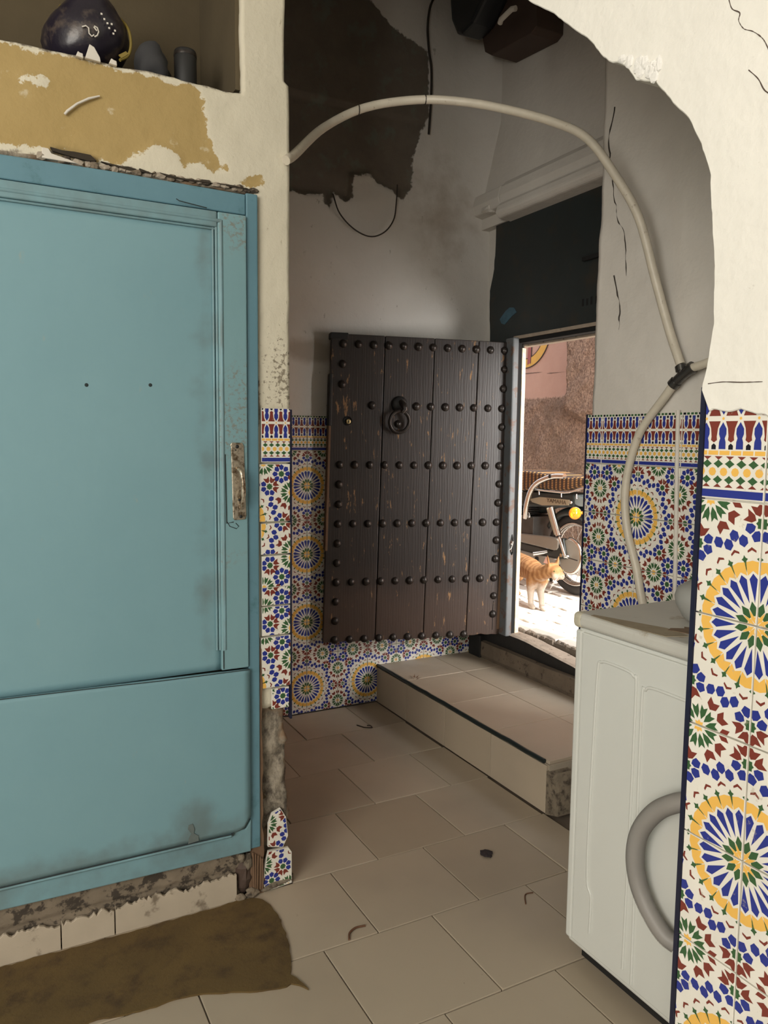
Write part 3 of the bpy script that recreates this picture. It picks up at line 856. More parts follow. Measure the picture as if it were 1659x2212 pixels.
# plaster flakes standing up along the niche sill
for (x, w, h) in ((.272, .034, .028), (.243, .016, .007), (.316, .018, .008)):
    mb = MB(); mb.prism([(x - w / 2, 2.138), (x - w * .2, 2.142 + h), (x + w * .1, 2.14 + h * .92), (x + w * .45, 2.146), (x + w / 2, 2.136)], 'y', 1.962, 1.972)
    tag(mb.build('plaster_flake', M_white, wl, bevel=.001, seg=1), 'loose flake of white plaster on the niche sill')
mb = MB(); mb.tube([(.209, 1.972, 2.008), (.215, 1.971, 2.016), (.236, 1.971, 2.036), (.262, 1.971, 2.053), (.286, 1.972, 2.064)], [.003, .0034, .003, .0032, .002], 6)
tag(mb.build('paint_drip', M_white, wl), 'white streak of filler on the ochre plaster')
# crumbling mortar and crevices along the head of the blue door
rr_ = random.Random(5)
x = .158
while x < .662:
    w = rr_.uniform(.012, .030); zt = 1.905 + .004 * rr_.random()
    tag(lump((x, 1.972, zt), (w * .6, .006, .006 + .004 * rr_.random()), int(x * 1000), 8).build('mortar_crumb', M_plinth if rr_.random() < .45 else M_rubble, wl), 'crumbling mortar above the blue door')
    x += w
for poly in ([(0.176, 1.927), (0.20, 1.926), (0.227, 1.927), (0.262, 1.925), (0.275, 1.914), (0.258, 1.911), (0.22, 1.916), (0.182, 1.919)], [(.285, 1.915), (.33, 1.912), (.345, 1.916), (.365, 1.911), (.35, 1.907), (.30, 1.910)], [(.372, 1.914), (.40, 1.909), (.41, 1.912), (.395, 1.905), (.375, 1.907)], [(.42, 1.911), (.47, 1.909), (.52, 1.911), (.55, 1.908), (.50, 1.905), (.44, 1.906)], [(.56, 1.909), (.60, 1.912), (.64, 1.908), (.60, 1.906)]):
    MB().prism([(a, b + .002 * float(vnoise(a * 90, 1.0, 7))) for a, b in poly], 'y', 1.9655, 1.975).build('crevice', M_crevice, wl)
tag(MB().prism([(.158, 1.902), (.158, 1.925), (.172, 1.925), (.178, 1.915), (.215, 1.908), (.235, 1.902)], 'y', 1.966, 1.975).build('plaster_flake', M_white, wl, bevel=.001, seg=1), 'white plaster left above the door')
# tiles left on the pillar
def ptile(kind, q, win, x, z, outline=None):
    put_tile(tile_mesh(kind, q, win, outline=outline), frame((x - win[0] * TS, 1.977, z - win[2] * TS), (1, 0, 0)), wl, 0.0002)
wx = (0.755 - .672) / TS
ptile('b', 0, (.15, .15 + wx, 0, .93), .674, 1.209)
ptile('z', 0, (.42, .99, 0, 1), .667, 1.049)
ptile('z', 3, (.44, .99, .45, 1), .672, .9595)
ptile('z', 3, (.46, .99, 0, .56), .674, .869)
ptile('z', 3, (.46, .99, .05, .38), .674, .819)
ptile('z', 0, (.46, .99, .40, .92), .674, .735)
ptile('z', 0, (.43, .99, .02, .94), .670, .588)
ptile('z', 0, (.62, .95, .60, .98), .702, .525)
ptile('z', 1, (0, 1, 0, 1), .686, .118, outline=((.02, .08), (.30, 0), (.40, .2), (.36, .56), (.26, .74), (.10, .68), (.03, .5)))
ptile('z', 2, (0, 1, 0, 1), .672, .0, outline=((0, .04), (.06, .0), (.56, .03), (.56, .62), (.50, .72), (.12, .74), (.05, .5)))
tag(MB().box(.7565, .762, 1.970, 1.985, .49, 1.352).build('edge_strip', M_trim_dark, wl), 'dark tile edge strip')
mb = lump((.715, 1.992, .012), (.062, .035, .018), 15, 14)
tag(mb.build('mortar_lump', M_rawmortar, wl), 'lump of mortar at the foot of the pillar')
# splintered wooden post behind the door frame
mb = MB()
px = [(.634 + .03 * min(1, z / .5) + .006 * float(fbm(z * 22, 1.0, 301)), z) for z in np.arange(0, .73, .012)] + [(.676 - .006 * z + .006 * float(fbm(z * 25, 5.0, 303)) , z) for z in np.arange(.70, -.01, -.012)]
mb.prism(px, 'y', 1.966, 2.03)
for i in range(5):
    xa = .646 + .006 * i; mb.tube([(xa + .003 * float(vnoise(z * 14, i, 305)), 1.963, z) for z in np.linspace(.015, .128 - .006 * i, 9)], .003, 5)
tag(mb.build('wooden_post', M_barewood, wl, bevel=.002), 'splintered brown wooden post between door frame and pillar')
for c_, r_, sd_, m_ in (((.622, 1.985, .055), (.026, .028, .060), 22, M_backboard), ((.630, 1.972, .10), (.014, .012, .022), 23, M_rawmortar), ((.612, 1.966, .118), (.012, .010, .012), 24, M_rawmortar), ((.640, 1.962, .012), (.02, .014, .014), 25, M_plinth), ((.606, 1.960, .008), (.014, .01, .01), 26, M_plinth)):
    tag(lump(c_, r_, sd_, 12).build('mortar_lump', m_, wl), 'crumbled brick and mortar beside the plinth')
# plinth below the blue door
U = np.arange(-.52, .612, .01)
pl = grid('plinth', M_plinth, (0, 1.972, 0), (1, 0, 0), (0, 0, 1), U, np.arange(0.0, .141, .007), lambda U, V: 0.006 * fbm(U * 12, V * 20, 120) + .004 * fbm(U * 40, V * 40, 122) - 0.006 * (V < .09), parent=wl, thick=.06)
for i, (a, b) in enumerate(((-.33, -.02), (-.018, .146), (.149, .274), (.277, .596))):
    top = [(x, .070 + .014 * float(fbm(x * 40, 1.0, 131, 5)) + .006 * float(vnoise(x * 160, 2.0, 133))) for x in np.arange(b, a, -.006)]
    mb = MB(); mb.prism([(a, .0), (b, .0)] + top + [(a, .078)], 'y', 1.961, 1.970)
    tag(mb.build('tile', M_skirt, wl, bevel=.001, seg=1), 'chipped beige skirting tile below the blue door')

# ------------------------------------------------------------------ street door wall
wd = MB()
wd.box(2.245, 2.46, 1.90, 3.30, 2.30, 3.62); wd.prism([(2.29, 2.925), (2.29, 3.30), (2.46, 3.30), (2.46, 3.19)], 'z', 0, 2.32); wd.prism([(2.245, 1.70), (2.245, 1.93), (2.30, 1.93), (2.46, 1.72), (2.46, 1.70)], 'z', 0, 3.62)
wd.box(2.31, 2.46, 1.9, 3.0, 1.76, 2.32)
wdo = tag(wd.build('wall_street', M_grey), 'plastered wall round the street doorway at the end of the passage', 'wall', kind='structure')
prof = [(2.27, 2.475), (2.222, 2.468), (2.195, 2.44), (2.186, 2.40), (2.196, 2.368), (2.178, 2.352), (2.170, 2.322), (2.190, 2.300), (2.27, 2.292)]
mb = MB(); mb.prism(prof, 'y', 1.90, 3.02)
tag(mb.build('lintel', M_grey, wdo, bevel=.008), 'rounded plaster ledge above the dark panel')
mb = MB(); mb.prism([(2.27, 2.48), (2.20, 2.45), (2.188, 2.40), (2.20, 2.36), (2.27, 2.345)], 'y', 3.02, 3.235)
tag(mb.build('broken_plaster', M_grey, wdo, bevel=.006), 'broken end of the plaster ledge')
tag(lump((2.215, 3.13, 2.372), (.03, .05, .022), 31).build('broken_plaster', M_grey, wdo), 'broken end of the plaster ledge')
# dark timber panel over the doorway
pn = thing('transom_panel', (2.27, 2.6, 1.75), 'dark teal boarded panel closing the top of the street doorway', 'panel')
mb = MB()
left = [(3.16 - .012 * float(fbm(z * 9, 2.2, 141)) - (.03 if z > 2.0 else 0) * min(1, max(0, (z - 2.0) / .1)), z) for z in np.arange(1.74, 2.315, .02)]
mb.prism([(1.93, 1.745), (1.93, 2.31)] + left[::-1], 'x', 2.255, 2.285)
mb.build('board', M_paneldark, pn, bevel=.002)
mb = MB(); mb.box(2.243, 2.262, 1.94, 2.95, 1.742, 1.757); tag(mb.build('lower_rail', M_palewood, pn, bevel=.002), 'pale splintered lower rail')
MB().box(2.250, 2.31, 1.94, 2.96, 1.722, 1.741).build('head_rail', M_blackgap, pn, bevel=.002)
MB().box(2.30, 2.34, 1.94, 2.96, 1.712, 1.728).build('door_stop', M_palewood, pn, bevel=.002)
mb = MB(); mb.box(2.238, 2.256, 2.05, 2.50, 2.012, 2.030); tag(mb.build('bar', M_blackgap, pn, bevel=.003), 'black bar')
mb = MB(); mb.prism([(3.075, 1.852), (3.03, 1.885), (3.0, 1.897), (2.965, 1.892), (2.945, 1.868), (2.985, 1.852), (3.035, 1.822), (3.06, 1.83)], 'x', 2.2535, 2.256)
tag(mb.build('paint_smear', M_panelblue, pn), 'light blue paint smear')
for i, (y, h) in enumerate(((2.50, .03), (2.475, .028), (2.45, .032), (2.42, .03))):
    MB().box(2.2535, 2.256, y - .005, y + .005, 1.832, 1.832 + h).build('stencil_mark', M_blackgap, pn)
# door frame post, gap and outer jamb on the left of the opening (leaning slightly)
def lean(mb, z0=.345, k=.024): mb.v = [(x + k * .97 * (z - z0), y - k * .256 * (z - z0), z) for x, y, z in mb.v]; return mb
fp = thing('door_frame', (2.23, 2.9, .34), 'worn blue grey wooden frame post beside the studded door', 'door frame', kind='structure')
mb = MB()
mb.prism([(2.204, 2.898), (2.235, 2.893), (2.240, 2.955), (2.206, 2.960)], 'z', .34, 1.745)
tag(mb.build('post', M_postpaint, fp, bevel=.006), 'blue grey painted post')
mb = MB(); mb.box(2.236, 2.262, 2.907, 2.97, .34, 1.74); mb.build('rebate_shadow', M_blackgap, fp)  # black box put in as the shadow between post and jamb
mb = MB()
n = 24
for i in range(n):
    z0, z1 = .345 + (1.70 - .345) * i / n, .345 + (1.70 - .345) * (i + 1) / n
    w = lambda z: .003 * float(fbm(z * 8, 0.3, 151))
    mb.add([(2.262, 2.902 + w(z0), z0), (2.286, 2.907 + w(z0 + 3), z0), (2.30, 2.985, z0), (2.262, 2.97, z0), (2.262, 2.902 + w(z1), z1), (2.286, 2.907 + w(z1 + 3), z1), (2.30, 2.985, z1), (2.262, 2.97, z1)],
           [(0, 1, 5, 4), (1, 2, 6, 5), (3, 0, 4, 7)] + ([(0, 3, 2, 1)] if i == 0 else []) + ([(4, 5, 6, 7)] if i == n - 1 else []))
tag(mb.build('outer_jamb', M_creamedge, fp), 'sunlit cream outer jamb')
# threshold
th = thing('threshold', (2.25, 2.5, SH), 'worn dark wooden door sill above the tiled step', 'door sill', kind='structure')
def wav(y, s): return .006 * float(fbm(y * 7, s, 161))
ys = np.linspace(1.94, 3.13, 40)
mb = MB()
for a, b in zip(ys[:-1], ys[1:]):
    def top(y): return .350 - .055 * max(0, min(1, (2.75 - y) / .5)) + wav(y, 1)
    sec = lambda y: [(2.238, y, SH), (2.225 - wav(y, 4) * .6, y, top(y) - .005), (2.238, y, top(y)), (2.30 + wav(y, 2), y, top(y) + .002), (2.33, y, SH)]
    A, Bq = sec(a), sec(b)
    mb.add(A + Bq, [(0, 1, 6, 5)], 0); mb.add(A + Bq, [(1, 2, 7, 6), (2, 3, 8, 7), (3, 4, 9, 8)], 1)
mb.build('sill_beam', [M_iron2, M_palewood], th)
mb = MB()
for a, b in zip(ys[:-1], ys[1:]):
    if b > 3.13: continue
    sec = lambda y: [(2.214, y, SH), (2.206 + wav(y, 7) * .4, y, SH + .02), (2.208, y, .268 + wav(y, 9) * .6), (2.238, y, .274 + wav(y, 9) * .6), (2.24, y, SH)]
    A, Bq = sec(a), sec(b)
    mb.add(A + Bq, [(0, 1, 6, 5), (1, 2, 7, 6), (2, 3, 8, 7)], 0)
mb.build('riser_board', M_greywood, th)
mb = MB(); mb.box(2.20, 2.30, 3.10, 3.2, SH, .30); mb.build('sill_block', M_iron2, th, bevel=.004)
# ceiling of the passage, closing walls, roof over the patio edge extended against the sun
ce = MB(); ce.box(.60, 2.46, -.2, 3.3, 3.56, 3.7); ce.box(.87, 1.0, .3, 3.3, 2.98, 3.6); ce.box(.60, 2.46, -.25, -.12, 0, 3.6)
tag(ce.build('ceiling', M_grey), 'dark plastered passage ceiling', 'ceiling', kind='structure')
rf = MB(); rf.box(-3.4, 2.46, -1.15, 2.4, 3.03, 3.2)  # soffit carried further back, out of view, to stop the sun
tag(rf.build('ceiling_gallery', M_grey), 'gallery soffit over the blue door, extended out of view to block the sun', 'ceiling', kind='structure')
pw = MB(); pw.box(-3.4, 2.46, -3.0, -2.8, 0, 5.2); pw.box(-3.4, -3.2, -2.8, 2.4, 0, 3.2); pw.box(1.0, 1.2, -2.8, -1.15, 0, 5.2); pw.box(-3.4, -3.2, -2.8, -1.15, 3.2, 5.2)  # high unseen walls, added to block the sun
tag(pw.build('wall_sun_block', M_arch), 'unseen cream walls behind the viewer, added to keep the sun out of the patio', 'wall', kind='structure')
# ------------------------------------------------------------------ blue cupboard door
DY = 1.965
d1 = thing('door_1', (0.1, DY, .14), 'teal painted wooden door with a metal pull handle, in the ochre wall', 'door', kind='structure')
fr = MB(); fr.box(.634, .665, DY - .004, 2.02, .14, 1.897)
def wob(mb, a=.003, s=5):
    mb.v = [(x + a * float(vnoise(z * s, 3.3, 5)), y, z + a * float(vnoise(x * s, 7.7, 9))) for x, y, z in mb.v]; return mb
tag(fr.build('frame_stile', M_tealframe, d1, bevel=.003), 'darker blue frame stile')
mb = MB(); mb.prism([(-.5, 1.842), (.633, 1.842), (.633, 1.893), (.3, 1.897), (-.5, 1.888)], 'y', DY - .002, 2.02)
tag(mb.build('frame_head', M_tealframe, d1, bevel=.003), 'darker blue frame head')
# door leaf: stile, top rail, recessed panel, mouldings
mb = MB(); mb.box(.558, .632, DY - .012, DY + .03, .66, 1.838); mb.build('stile', M_teal2, d1, bevel=.003)
mb = MB(); mb.box(-.5, .556, DY - .012, DY + .03, 1.80, 1.838); mb.build('top_rail', M_teal, d1, bevel=.003)
ge = grid('panel', M_teal, (0, DY - .001, 0), (1, 0, 0), (0, 0, 1), np.linspace(-.5, .56, 54), np.linspace(.66, 1.80, 58), lambda U, V: .0008 * fbm(U * 4, V * 3, 170), None,
          {'dirt': lambda U, V: np.maximum(0.028 - np.abs(U - .525) * .8 + 0 * V, -.2) - .03}, parent=d1, thick=.02)
def molding(pts, name):
    for k, (off, r) in enumerate(((0, .0055), (.011, .004), (.019, .0032))):
        mb = MB()
        mb.tube([(x - off * sx, DY - .009 + k * .003, z - off * sz) for x, z, sx, sz in pts], r, 8); mb.build(name, M_teal, d1)
molding([(-.5, 1.816, 0, 1), (.566, 1.816, .6, 1)], 'moulding')
molding([(.566, 1.818, 1, .4), (.566, 1.4, 1, 0), (.567, .715, 1, 0)], 'moulding')
# thin black gap where the moulding has gone, crack beside the handle
MB().box(.5615, .5645, DY - .0128, DY - .0105, .664, .713).build('crack', M_tealdark, d1)
mb = MB(); mb.tube([(.571, DY - .0125, 1.232), (.5725, DY - .0125, 1.15), (.574, DY - .0125, 1.052), (.592, DY - .0125, 1.055)], .0014, 6); mb.build('crack', M_tealdark, d1)
mb = MB(); mb.tube([(.575, DY - .0125, 1.056), (.582, DY - .0125, 1.044), (.60, DY - .0125, 1.037), (.606, DY - .0125, 1.043), (.598, DY - .0125, 1.052)], .001, 6); mb.build('crack', M_tealdark, d1)
# kick board over the lower part, with rounded corner and a bottom rail
kb = [(-.5, .672), (.634, .6555), (.634, .30), (.637, .235), (.633, .22), (.622, .212), (.605, .207), (-.5, .2075)]
U = np.linspace(-.5, .633, 60)
kg = grid('kick_board', M_teal, (0, DY - .016, 0), (1, 0, 0), (0, 0, 1), U, np.linspace(0, 1, 40), lambda U, V: .0012 * fbm(U * 4, V * 3, 175), None,
          {'dirt': lambda U, V: np.maximum(np.maximum(0.05 - (V - .20), -.2) * .9 - .012 + .02 * fbm(U * 6, V * 0, 177), 0.05 - np.hypot(U - .485, (V - .235) * .6))}, parent=d1, thick=.014,
          warp=lambda U, V: (U, np.maximum(.206 + .004 * (U > .60) + .03 * np.clip((U - .612) / .02, 0, 1) ** 2, 0) * (1 - V) + (.664 - .0148 * U) * V))
mb = MB(); mb.prism([(-.5, .152), (.636, .137), (.637, .23), (.62, .2055), (-.5, .2065)], 'y', DY - .010, DY + .03)
mb.build('bottom_rail', M_teal, d1, bevel=.003)
mb = MB(); mb.tube([(-.5, DY - .013, .2035), (.578, DY - .0135, .1975)], .0042, 8); mb.build('bead', M_teal, d1)
mb = MB(); mb.tube([(-.5, DY - .0165, .2085), (.55, DY - .0165, .2035), (.578, DY - .0165, .2025)], .0016, 6); mb.build('crack', M_tealdark, d1)
mb = MB(); mb.tube([(-.5, DY - .0175, .6735), (.25, DY - .0175, .6605), (.40, DY - .0178, .6565), (.632, DY - .0178, .655)], .0011, 6); mb.build('crack', M_tealdark, d1)
mb = MB(); mb.prism([(.578, .204), (.585, .207), (.583, .197)], 'y', DY - .019, DY - .012); mb.build('crack', M_tealdark, d1)
mb = MB(); mb.tube([(.455, DY - .013, 1.853), (.462, DY - .0135, 1.849), (.53, DY - .013, 1.842)], .0012, 6); mb.build('crack', M_tealdark, d1)
mb = MB(); mb.prism([(.463, .256), (.473, .258), (.478, .244), (.476, .232), (.488, .222), (.489, .208), (.461, .206), (.463, .22), (.470, .232), (.461, .246)], 'y', DY - .0185, DY - .0162); tag(mb.build('scuff', simple('scuffed_primer', (.12, .15, .145), .8, .3, 40), d1), 'grey scuff where the paint has worn off')
for x, z in ((.24, 1.396), (.388, 1.402)):
    mb = MB(); mb.lathe([(.0045, 0), (.0045, .0008), (.003, .0016), (0, .0017)], (x, DY - .0002, z), (0, -1, 0), 12); mb.build('nail', M_tealdark, d1)
# pull handle
hp = [(.586, 1.252), (.584, 1.256), (.588, 1.262), (.616, 1.262), (.620, 1.255), (.626, 1.07), (.622, 1.061), (.594, 1.060), (.590, 1.066)]
hd = MB().prism(hp, 'y', DY - .0165, DY - .012).build('handle', M_nickel, d1, bevel=.0015)
tag(hd, 'worn nickel pull handle on a long plate')
mb = MB(); hx = .608
path = catmull([(hx - .006, DY - .016, 1.196), (hx - .002, DY - .034, 1.188), (hx + .002, DY - .038, 1.165), (hx + .004, DY - .036, 1.13), (hx + .004, DY - .029, 1.105), (hx + .005, DY - .016, 1.090)], 6)
mb.tube(path, [.0052] * 8 + [.0058] * 12 + [.0045] * (len(path) - 20), 12); mb.build('grip', M_nickel, hd)
for x, z, r in ((.602, 1.252, .0048), (.611, 1.069, .0045), (.607, 1.113, .0036), (.598, 1.243, .002)):
    mb = MB(); mb.lathe([(r, 0), (r, .0012), (r * .6, .002), (0, .0021)], (x, DY - .0165, z), (0, -1, 0), 12); mb.build('screw', M_iron2, hd)

# ------------------------------------------------------------------ studded street door, standing open against the wall
A0, B0 = Vector((1.375, 3.165, .345)), Vector((2.202, 2.950, .345))
LEN = (B0 - A0).length; ex = (B0 - A0).normalized(); nz = Vector((0, 0, 1)); ny = nz.cross(ex)   # ny points to the wall, -ny to the viewer
DM = Matrix((ex, ny, nz)).transposed().to_4x4(); DM.translation = A0
HT = 1.388
SHEAR = Matrix.Identity(4); SHEAR[0][2] = 0.024
DX = DM @ SHEAR
d2 = thing('door_2', (1.79, 3.06, .345), 'dark studded wooden street door with ring knocker, standing open above the tiled step', 'door', kind='structure')
def dpart(name, mb, mats, bevel=0.0, parent=d2, seg=2): return mb.xf(DX).build(name, mats, parent, bevel=bevel, seg=seg)
fr = [0, .285, .557, .806, 1.0]
for i in range(4):
    a, b = fr[i] * LEN + (.0018 if i else 0), fr[i + 1] * LEN - (.0018 if i < 3 else 0)
    bot = [(a + (b - a) * k / 9, (.004 * float(fbm(k * 1.7 + i * 9, 1.0, 181)) + (.010 * max(0, float(vnoise(k * 3.1, i, 183))) if i == 3 else 0) + (-.004 + .018 * (1 - (a + (b - a) * k / 9) / LEN) * 0))) for k in range(10)]
    mb = MB(); mb.prism(bot + [(b, HT - .002 * i), (a, HT + .002 - .002 * i)], 'y', 0, .030)
    dpart('plank', mb, M_dwood, .003)
dpart('backing', MB().box(.004, LEN - .004, .0305, .052, .02, HT - .006), M_dwood, .002)
for (z0, z1) in ((HT - .062, HT + .003), (.985, 1.215)):        # iron bindings round the free edge
    dpart('edge_plate', MB().box(-.004, .032 if z1 > 1.3 else .010, -.003, .054, z0 if z1 < 1.3 else z0 + .045, z1), M_iron2, .003)
tag(dpart('edge_wood', MB().box(-.003, .010, -.0005, .051, .42, .985), M_barewood, .003), 'bare brown wood on the free edge')
tag(dpart('corner_cap', MB().box(-.005, .075, -.004, .055, HT - .02, HT + .006), M_iron2, .003), 'black cap on the top corner')
tag(dpart('hinge_edge', MB().box(LEN - .012, LEN + .003, -.001, .05, .02, HT - .02), M_barewood, .003), 'light split wood along the hinge edge')
st = MB(); st.lathe([(.0185, 0), (.0185, .002), (.0165, .006), (.012, .0105), (.006, .0135), (0, .0145)], (0, 0, 0), (0, -1, 0), 14)
stud_me = st.mesh('stud', M_iron)
R3 = DM.to_3x3().to_4x4()
def stud(s, z, k=1.0):
    o = bpy.data.objects.new('stud', stud_me)
    p = DX @ Vector((s, 0, z))
    o.matrix_basis = Matrix.Translation(p) @ R3 @ Matrix.Rotation(random.uniform(0, 6.28), 4, 'Y') @ Matrix.Scale(k * random.uniform(.95, 1.05), 4)
    COL.objects.link(o); o.parent = d2; o.matrix_parent_inverse = d2.matrix_basis.inverted()
sx = [(.062 + .0812 * i) * LEN for i in range(12)]
zk = [HT * (1 - .030 - .0643 * k) for k in range(16)]
for k in (0, 3, 6, 9, 12, 15):
    for i in range(12):
        if k == 3 and i in (0, 1, 3, 4): continue
        if k == 15 and i >= 10: continue
        stud(sx[i], zk[k] - (.003 * i / 11))
for k in range(16):
    if k % 3 == 0: continue
    if k not in (4, 5): stud(sx[0], zk[k])
    stud(sx[11] + .004, zk[k])
# ring knocker
ks, kz = sx[4] - .012, zk[3] + .006
mb = MB(); mb.lathe([(.038, 0), (.038, .004), (.030, .012), (.016, .018), (0, .020)], (ks, 0, kz), (0, -1, 0), 20)
kn = tag(dpart('knocker', mb, M_iron2), 'black iron ring knocker')
mb = MB(); mb.tube([(ks + .004, -.012, kz + .012), (ks + .012, -.034, kz - .004), (ks + .018, -.040, kz - .024), (ks + .006, -.036, kz - .038)], [.012, .015, .014, .010], 12); mb.xf(DX).build('beak', M_iron, kn)
mb = MB(); mb.tube([(ks + .045 * math.cos(t) - .002, -.026 - .006 * math.sin(t), kz - .078 + .048 * math.sin(t)) for t in np.linspace(0, 2 * math.pi, 40, endpoint=False)], .0085, 10, closed=True); mb.xf(DX).build('ring', M_iron, kn)
stud(ks - .002, kz - .088, .95)
# lock
ls, lz = .083, zk[4] + .018
mb = MB(); mb.lathe([(.021, 0), (.021, .0015), (.0185, .0025), (.0185, .0012), (0, .0012)], (ls, -.0005, lz), (0, -1, 0), 20); lk = tag(dpart('lock', mb, M_blackgap), 'lock hole with a brass cylinder')
mb = MB(); mb.lathe([(.0115, 0), (.0115, .004), (.009, .0055), (0, .0055)], (ls + .003, -.002, lz - .003), (0, -1, 0), 18); mb.xf(DX).build('cylinder', M_brass, lk)
MB().box(ls + .001, ls + .005, -.009, -.006, lz - .008, lz + .002).xf(DX).build('keyhole', M_blackgap, lk)
# hairline split in the hinge plank
for (z0, z1) in ((1.21, 1.33), (.02, .16)):
    mb = MB(); mb.tube([(sx[11] + .004 + .001 * math.sin(z * 40), -.0006, z) for z in np.linspace(z0, z1, 9)], .0012, 5); dpart('split', mb, M_blackgap)
# latch hook on the frame post
mb = MB(); mb.tube([(2.226, 2.897, .83), (2.224, 2.884, .80), (2.224, 2.884, .75), (2.226, 2.897, .735)], .004, 8); tag(mb.build('hook', M_iron2, fp), 'iron hook')
mb = MB(); mb.tube([(2.222, 2.882, .80), (2.214, 2.882, .77), (2.206, 2.886, .76)], .0022, 6); mb.tube([(2.217, 2.882, .785), (2.208, 2.88, .79)], .0022, 6); tag(mb.build('string', M_white, fp), 'scrap of pale string tied to the hook')

# ------------------------------------------------------------------ washing machine
wm = thing('washing_machine', (1.48, 1.09, 0), 'white enamel washing machine with stained lid, standing behind the arch pillar', 'washing machine')
WX, WY = 1.264, 1.386
MB().box(WX + .006, 1.70, .79, WY - .004, .035, .832).build('body', M_enamel, wm, bevel=.006)
MB().box(WX + .03, 1.68, .82, WY - .03, 0, .036).build('base', M_black, wm)
MB().box(WX + .001, 1.70, 1.366, WY + .001, .045, .826).build('corner_post', M_enamel, wm, bevel=.005)
MB().box(WX, WX + .01, .80, 1.3635, .05, .824).build('side_panel', M_enamel, wm, bevel=.003)
# pressed ribs
def rib(pts):
    MB().tube(catmull(pts, 5), .0035, 8).build('pressed_rib', M_enamel, wm)
xr = WX - .0005
rib([(xr, 1.301, .10), (xr, 1.300, .19), (xr, 1.314, .225), (xr, 1.316, .35), (xr, 1.312, .55), (xr, 1.306, .745), (xr, 1.296, .768), (xr, 1.27, .772), (xr, 1.215, .770), (xr, 1.196, .762), (xr, 1.188, .735), (xr, 1.189, .42), (xr, 1.192, .08)])
rib([(xr, 1.165, .06), (xr, 1.168, .40), (xr, 1.170, .715), (xr, 1.162, .742), (xr, 1.14, .752), (xr, 1.05, .752), (xr, .93, .75)])
lid = MB().box(WX - .006, 1.705, .785, WY + .004, .834, .869).build('lid', M_enamel_top, wm, bevel=.012, seg=4)
mb = MB(); mb.box(WX - .008, WX + .022, WY - .026, WY + .006, .832, .870)
tag(mb.build('corner_cap', M_oldplastic, wm, bevel=.012, seg=4), 'yellowed plastic corner cap')
mb = MB(); mb.prism([(1.262, 1.335), (1.275, 1.338), (1.330, 1.17), (1.318, 1.10), (1.270, 1.12), (1.258, 1.22)], 'z', .8692, .8702)
tag(mb.build('residue', M_tanstrip, wm), 'tan residue along the lid edge')
mb = MB(); mb.prism([(1.315, 1.155), (1.335, 1.165), (1.36, 1.15), (1.372, 1.16), (1.385, 1.14), (1.375, 1.10), (1.36, 1.08), (1.35, 1.11), (1.335, 1.105), (1.325, 1.135)], 'z', .8693, .871)
tag(mb.build('rust_patch', M_rust, wm), 'brown rusty patch on the lid')
# drain hose: corrugated, looping in front of the side panel
hp = catmull([(1.262, .97, .572), (1.236, 1.0, .568), (1.222, 1.035, .552), (1.220, 1.082, .512), (1.220, 1.120, .452), (1.222, 1.132, .388), (1.225, 1.121, .331), (1.228, 1.092, .286), (1.232, 1.055, .256), (1.242, 1.03, .246)], 14)
rr = [.0185 + .0016 * math.sin(i * math.pi) for i in range(len(hp))]
hp2, rr2 = [], []
L_ = 0
for a, b in zip(hp[:-1], hp[1:]):
    for k in range(3): hp2.append(a.lerp(b, k / 3)); rr2.append(.0197 if (len(hp2) % 2) else .0168)
mb = MB(); mb.tube(hp2, rr2, 14)
tag(mb.build('drain_hose', M_hose, wm), 'grey corrugated drain hose')
mb = lump((1.238, 1.066, .250), (.014, .026, .013), 41, 10); tag(mb.build('hose_end', M_rust, wm), 'dirty taped hose end')
tb = tag(MB().lathe([(.040, 0), (.058, .012), (.074, .040), (.078, .060), (.072, .078), (.055, .090), (.030, .094), (0, .095)], (1.452, 1.158, .8705), (0, 0, 1), 28).build('tub', M_tub), 'rounded grey plastic tub on the lid of the white washing machine', 'tub')

# ------------------------------------------------------------------ pipes
pp = catmull([(.70, 1.962, 1.952), (.742, 1.962, 1.995), (.785, 2.012, 2.032), (.95, 2.193, 2.194), (1.1, 2.219, 2.29), (1.25, 2.166, 2.324), (1.36, 2.073, 2.307), (1.45, 1.957, 2.26), (1.53, 1.839, 2.199), (1.58, 1.756, 2.136), (1.63, 1.692, 2.024), (1.67, 1.637, 1.902), (1.71, 1.606, 1.736), (1.74, 1.575, 1.594), (1.748, 1.535, 1.492)], 6)[6:]
hz = thing('water_hose', (1.748, 1.53, 1.48), 'cream plastic water hose arching across the passage to a brass tee', 'hose')
MB().tube(pp, .0125, 12).build('upper_run', M_pvc, hz)
lo = catmull([(1.748, 1.545, 1.452), (1.752, 1.586, 1.408), (1.755, 1.676, 1.309), (1.755, 1.719, 1.197), (1.755, 1.729, 1.098), (1.755, 1.712, 1.0), (1.755, 1.67, .891), (1.752, 1.637, .791), (1.74, 1.58, .70)], 6)
MB().tube(lo, .0125, 12).build('lower_run', M_pvc, hz)
MB().tube(catmull([(1.747, 1.50, 1.478), (1.745, 1.44, 1.49), (1.748, 1.38, 1.508), (1.752, 1.25, 1.52)], 5), .012, 12).build('side_run', M_pvc, hz)
tj = MB().tube([(1.748, 1.555, 1.44), (1.748, 1.525, 1.463), (1.747, 1.492, 1.481)], .0145, 14).build('tee', M_tee, hz)
for a, b in (((1.748, 1.560, 1.436), (1.748, 1.548, 1.446)), ((1.747, 1.502, 1.476), (1.747, 1.490, 1.482)), ((1.748, 1.533, 1.488), (1.748, 1.529, 1.474))):
    MB().tube([a, b], .0172, 14).build('clamp', M_tee, tj)
MB().tube([(1.748, 1.533, 1.49), (1.748, 1.526, 1.464)], .014, 14).build('tee_branch', M_tee, tj)
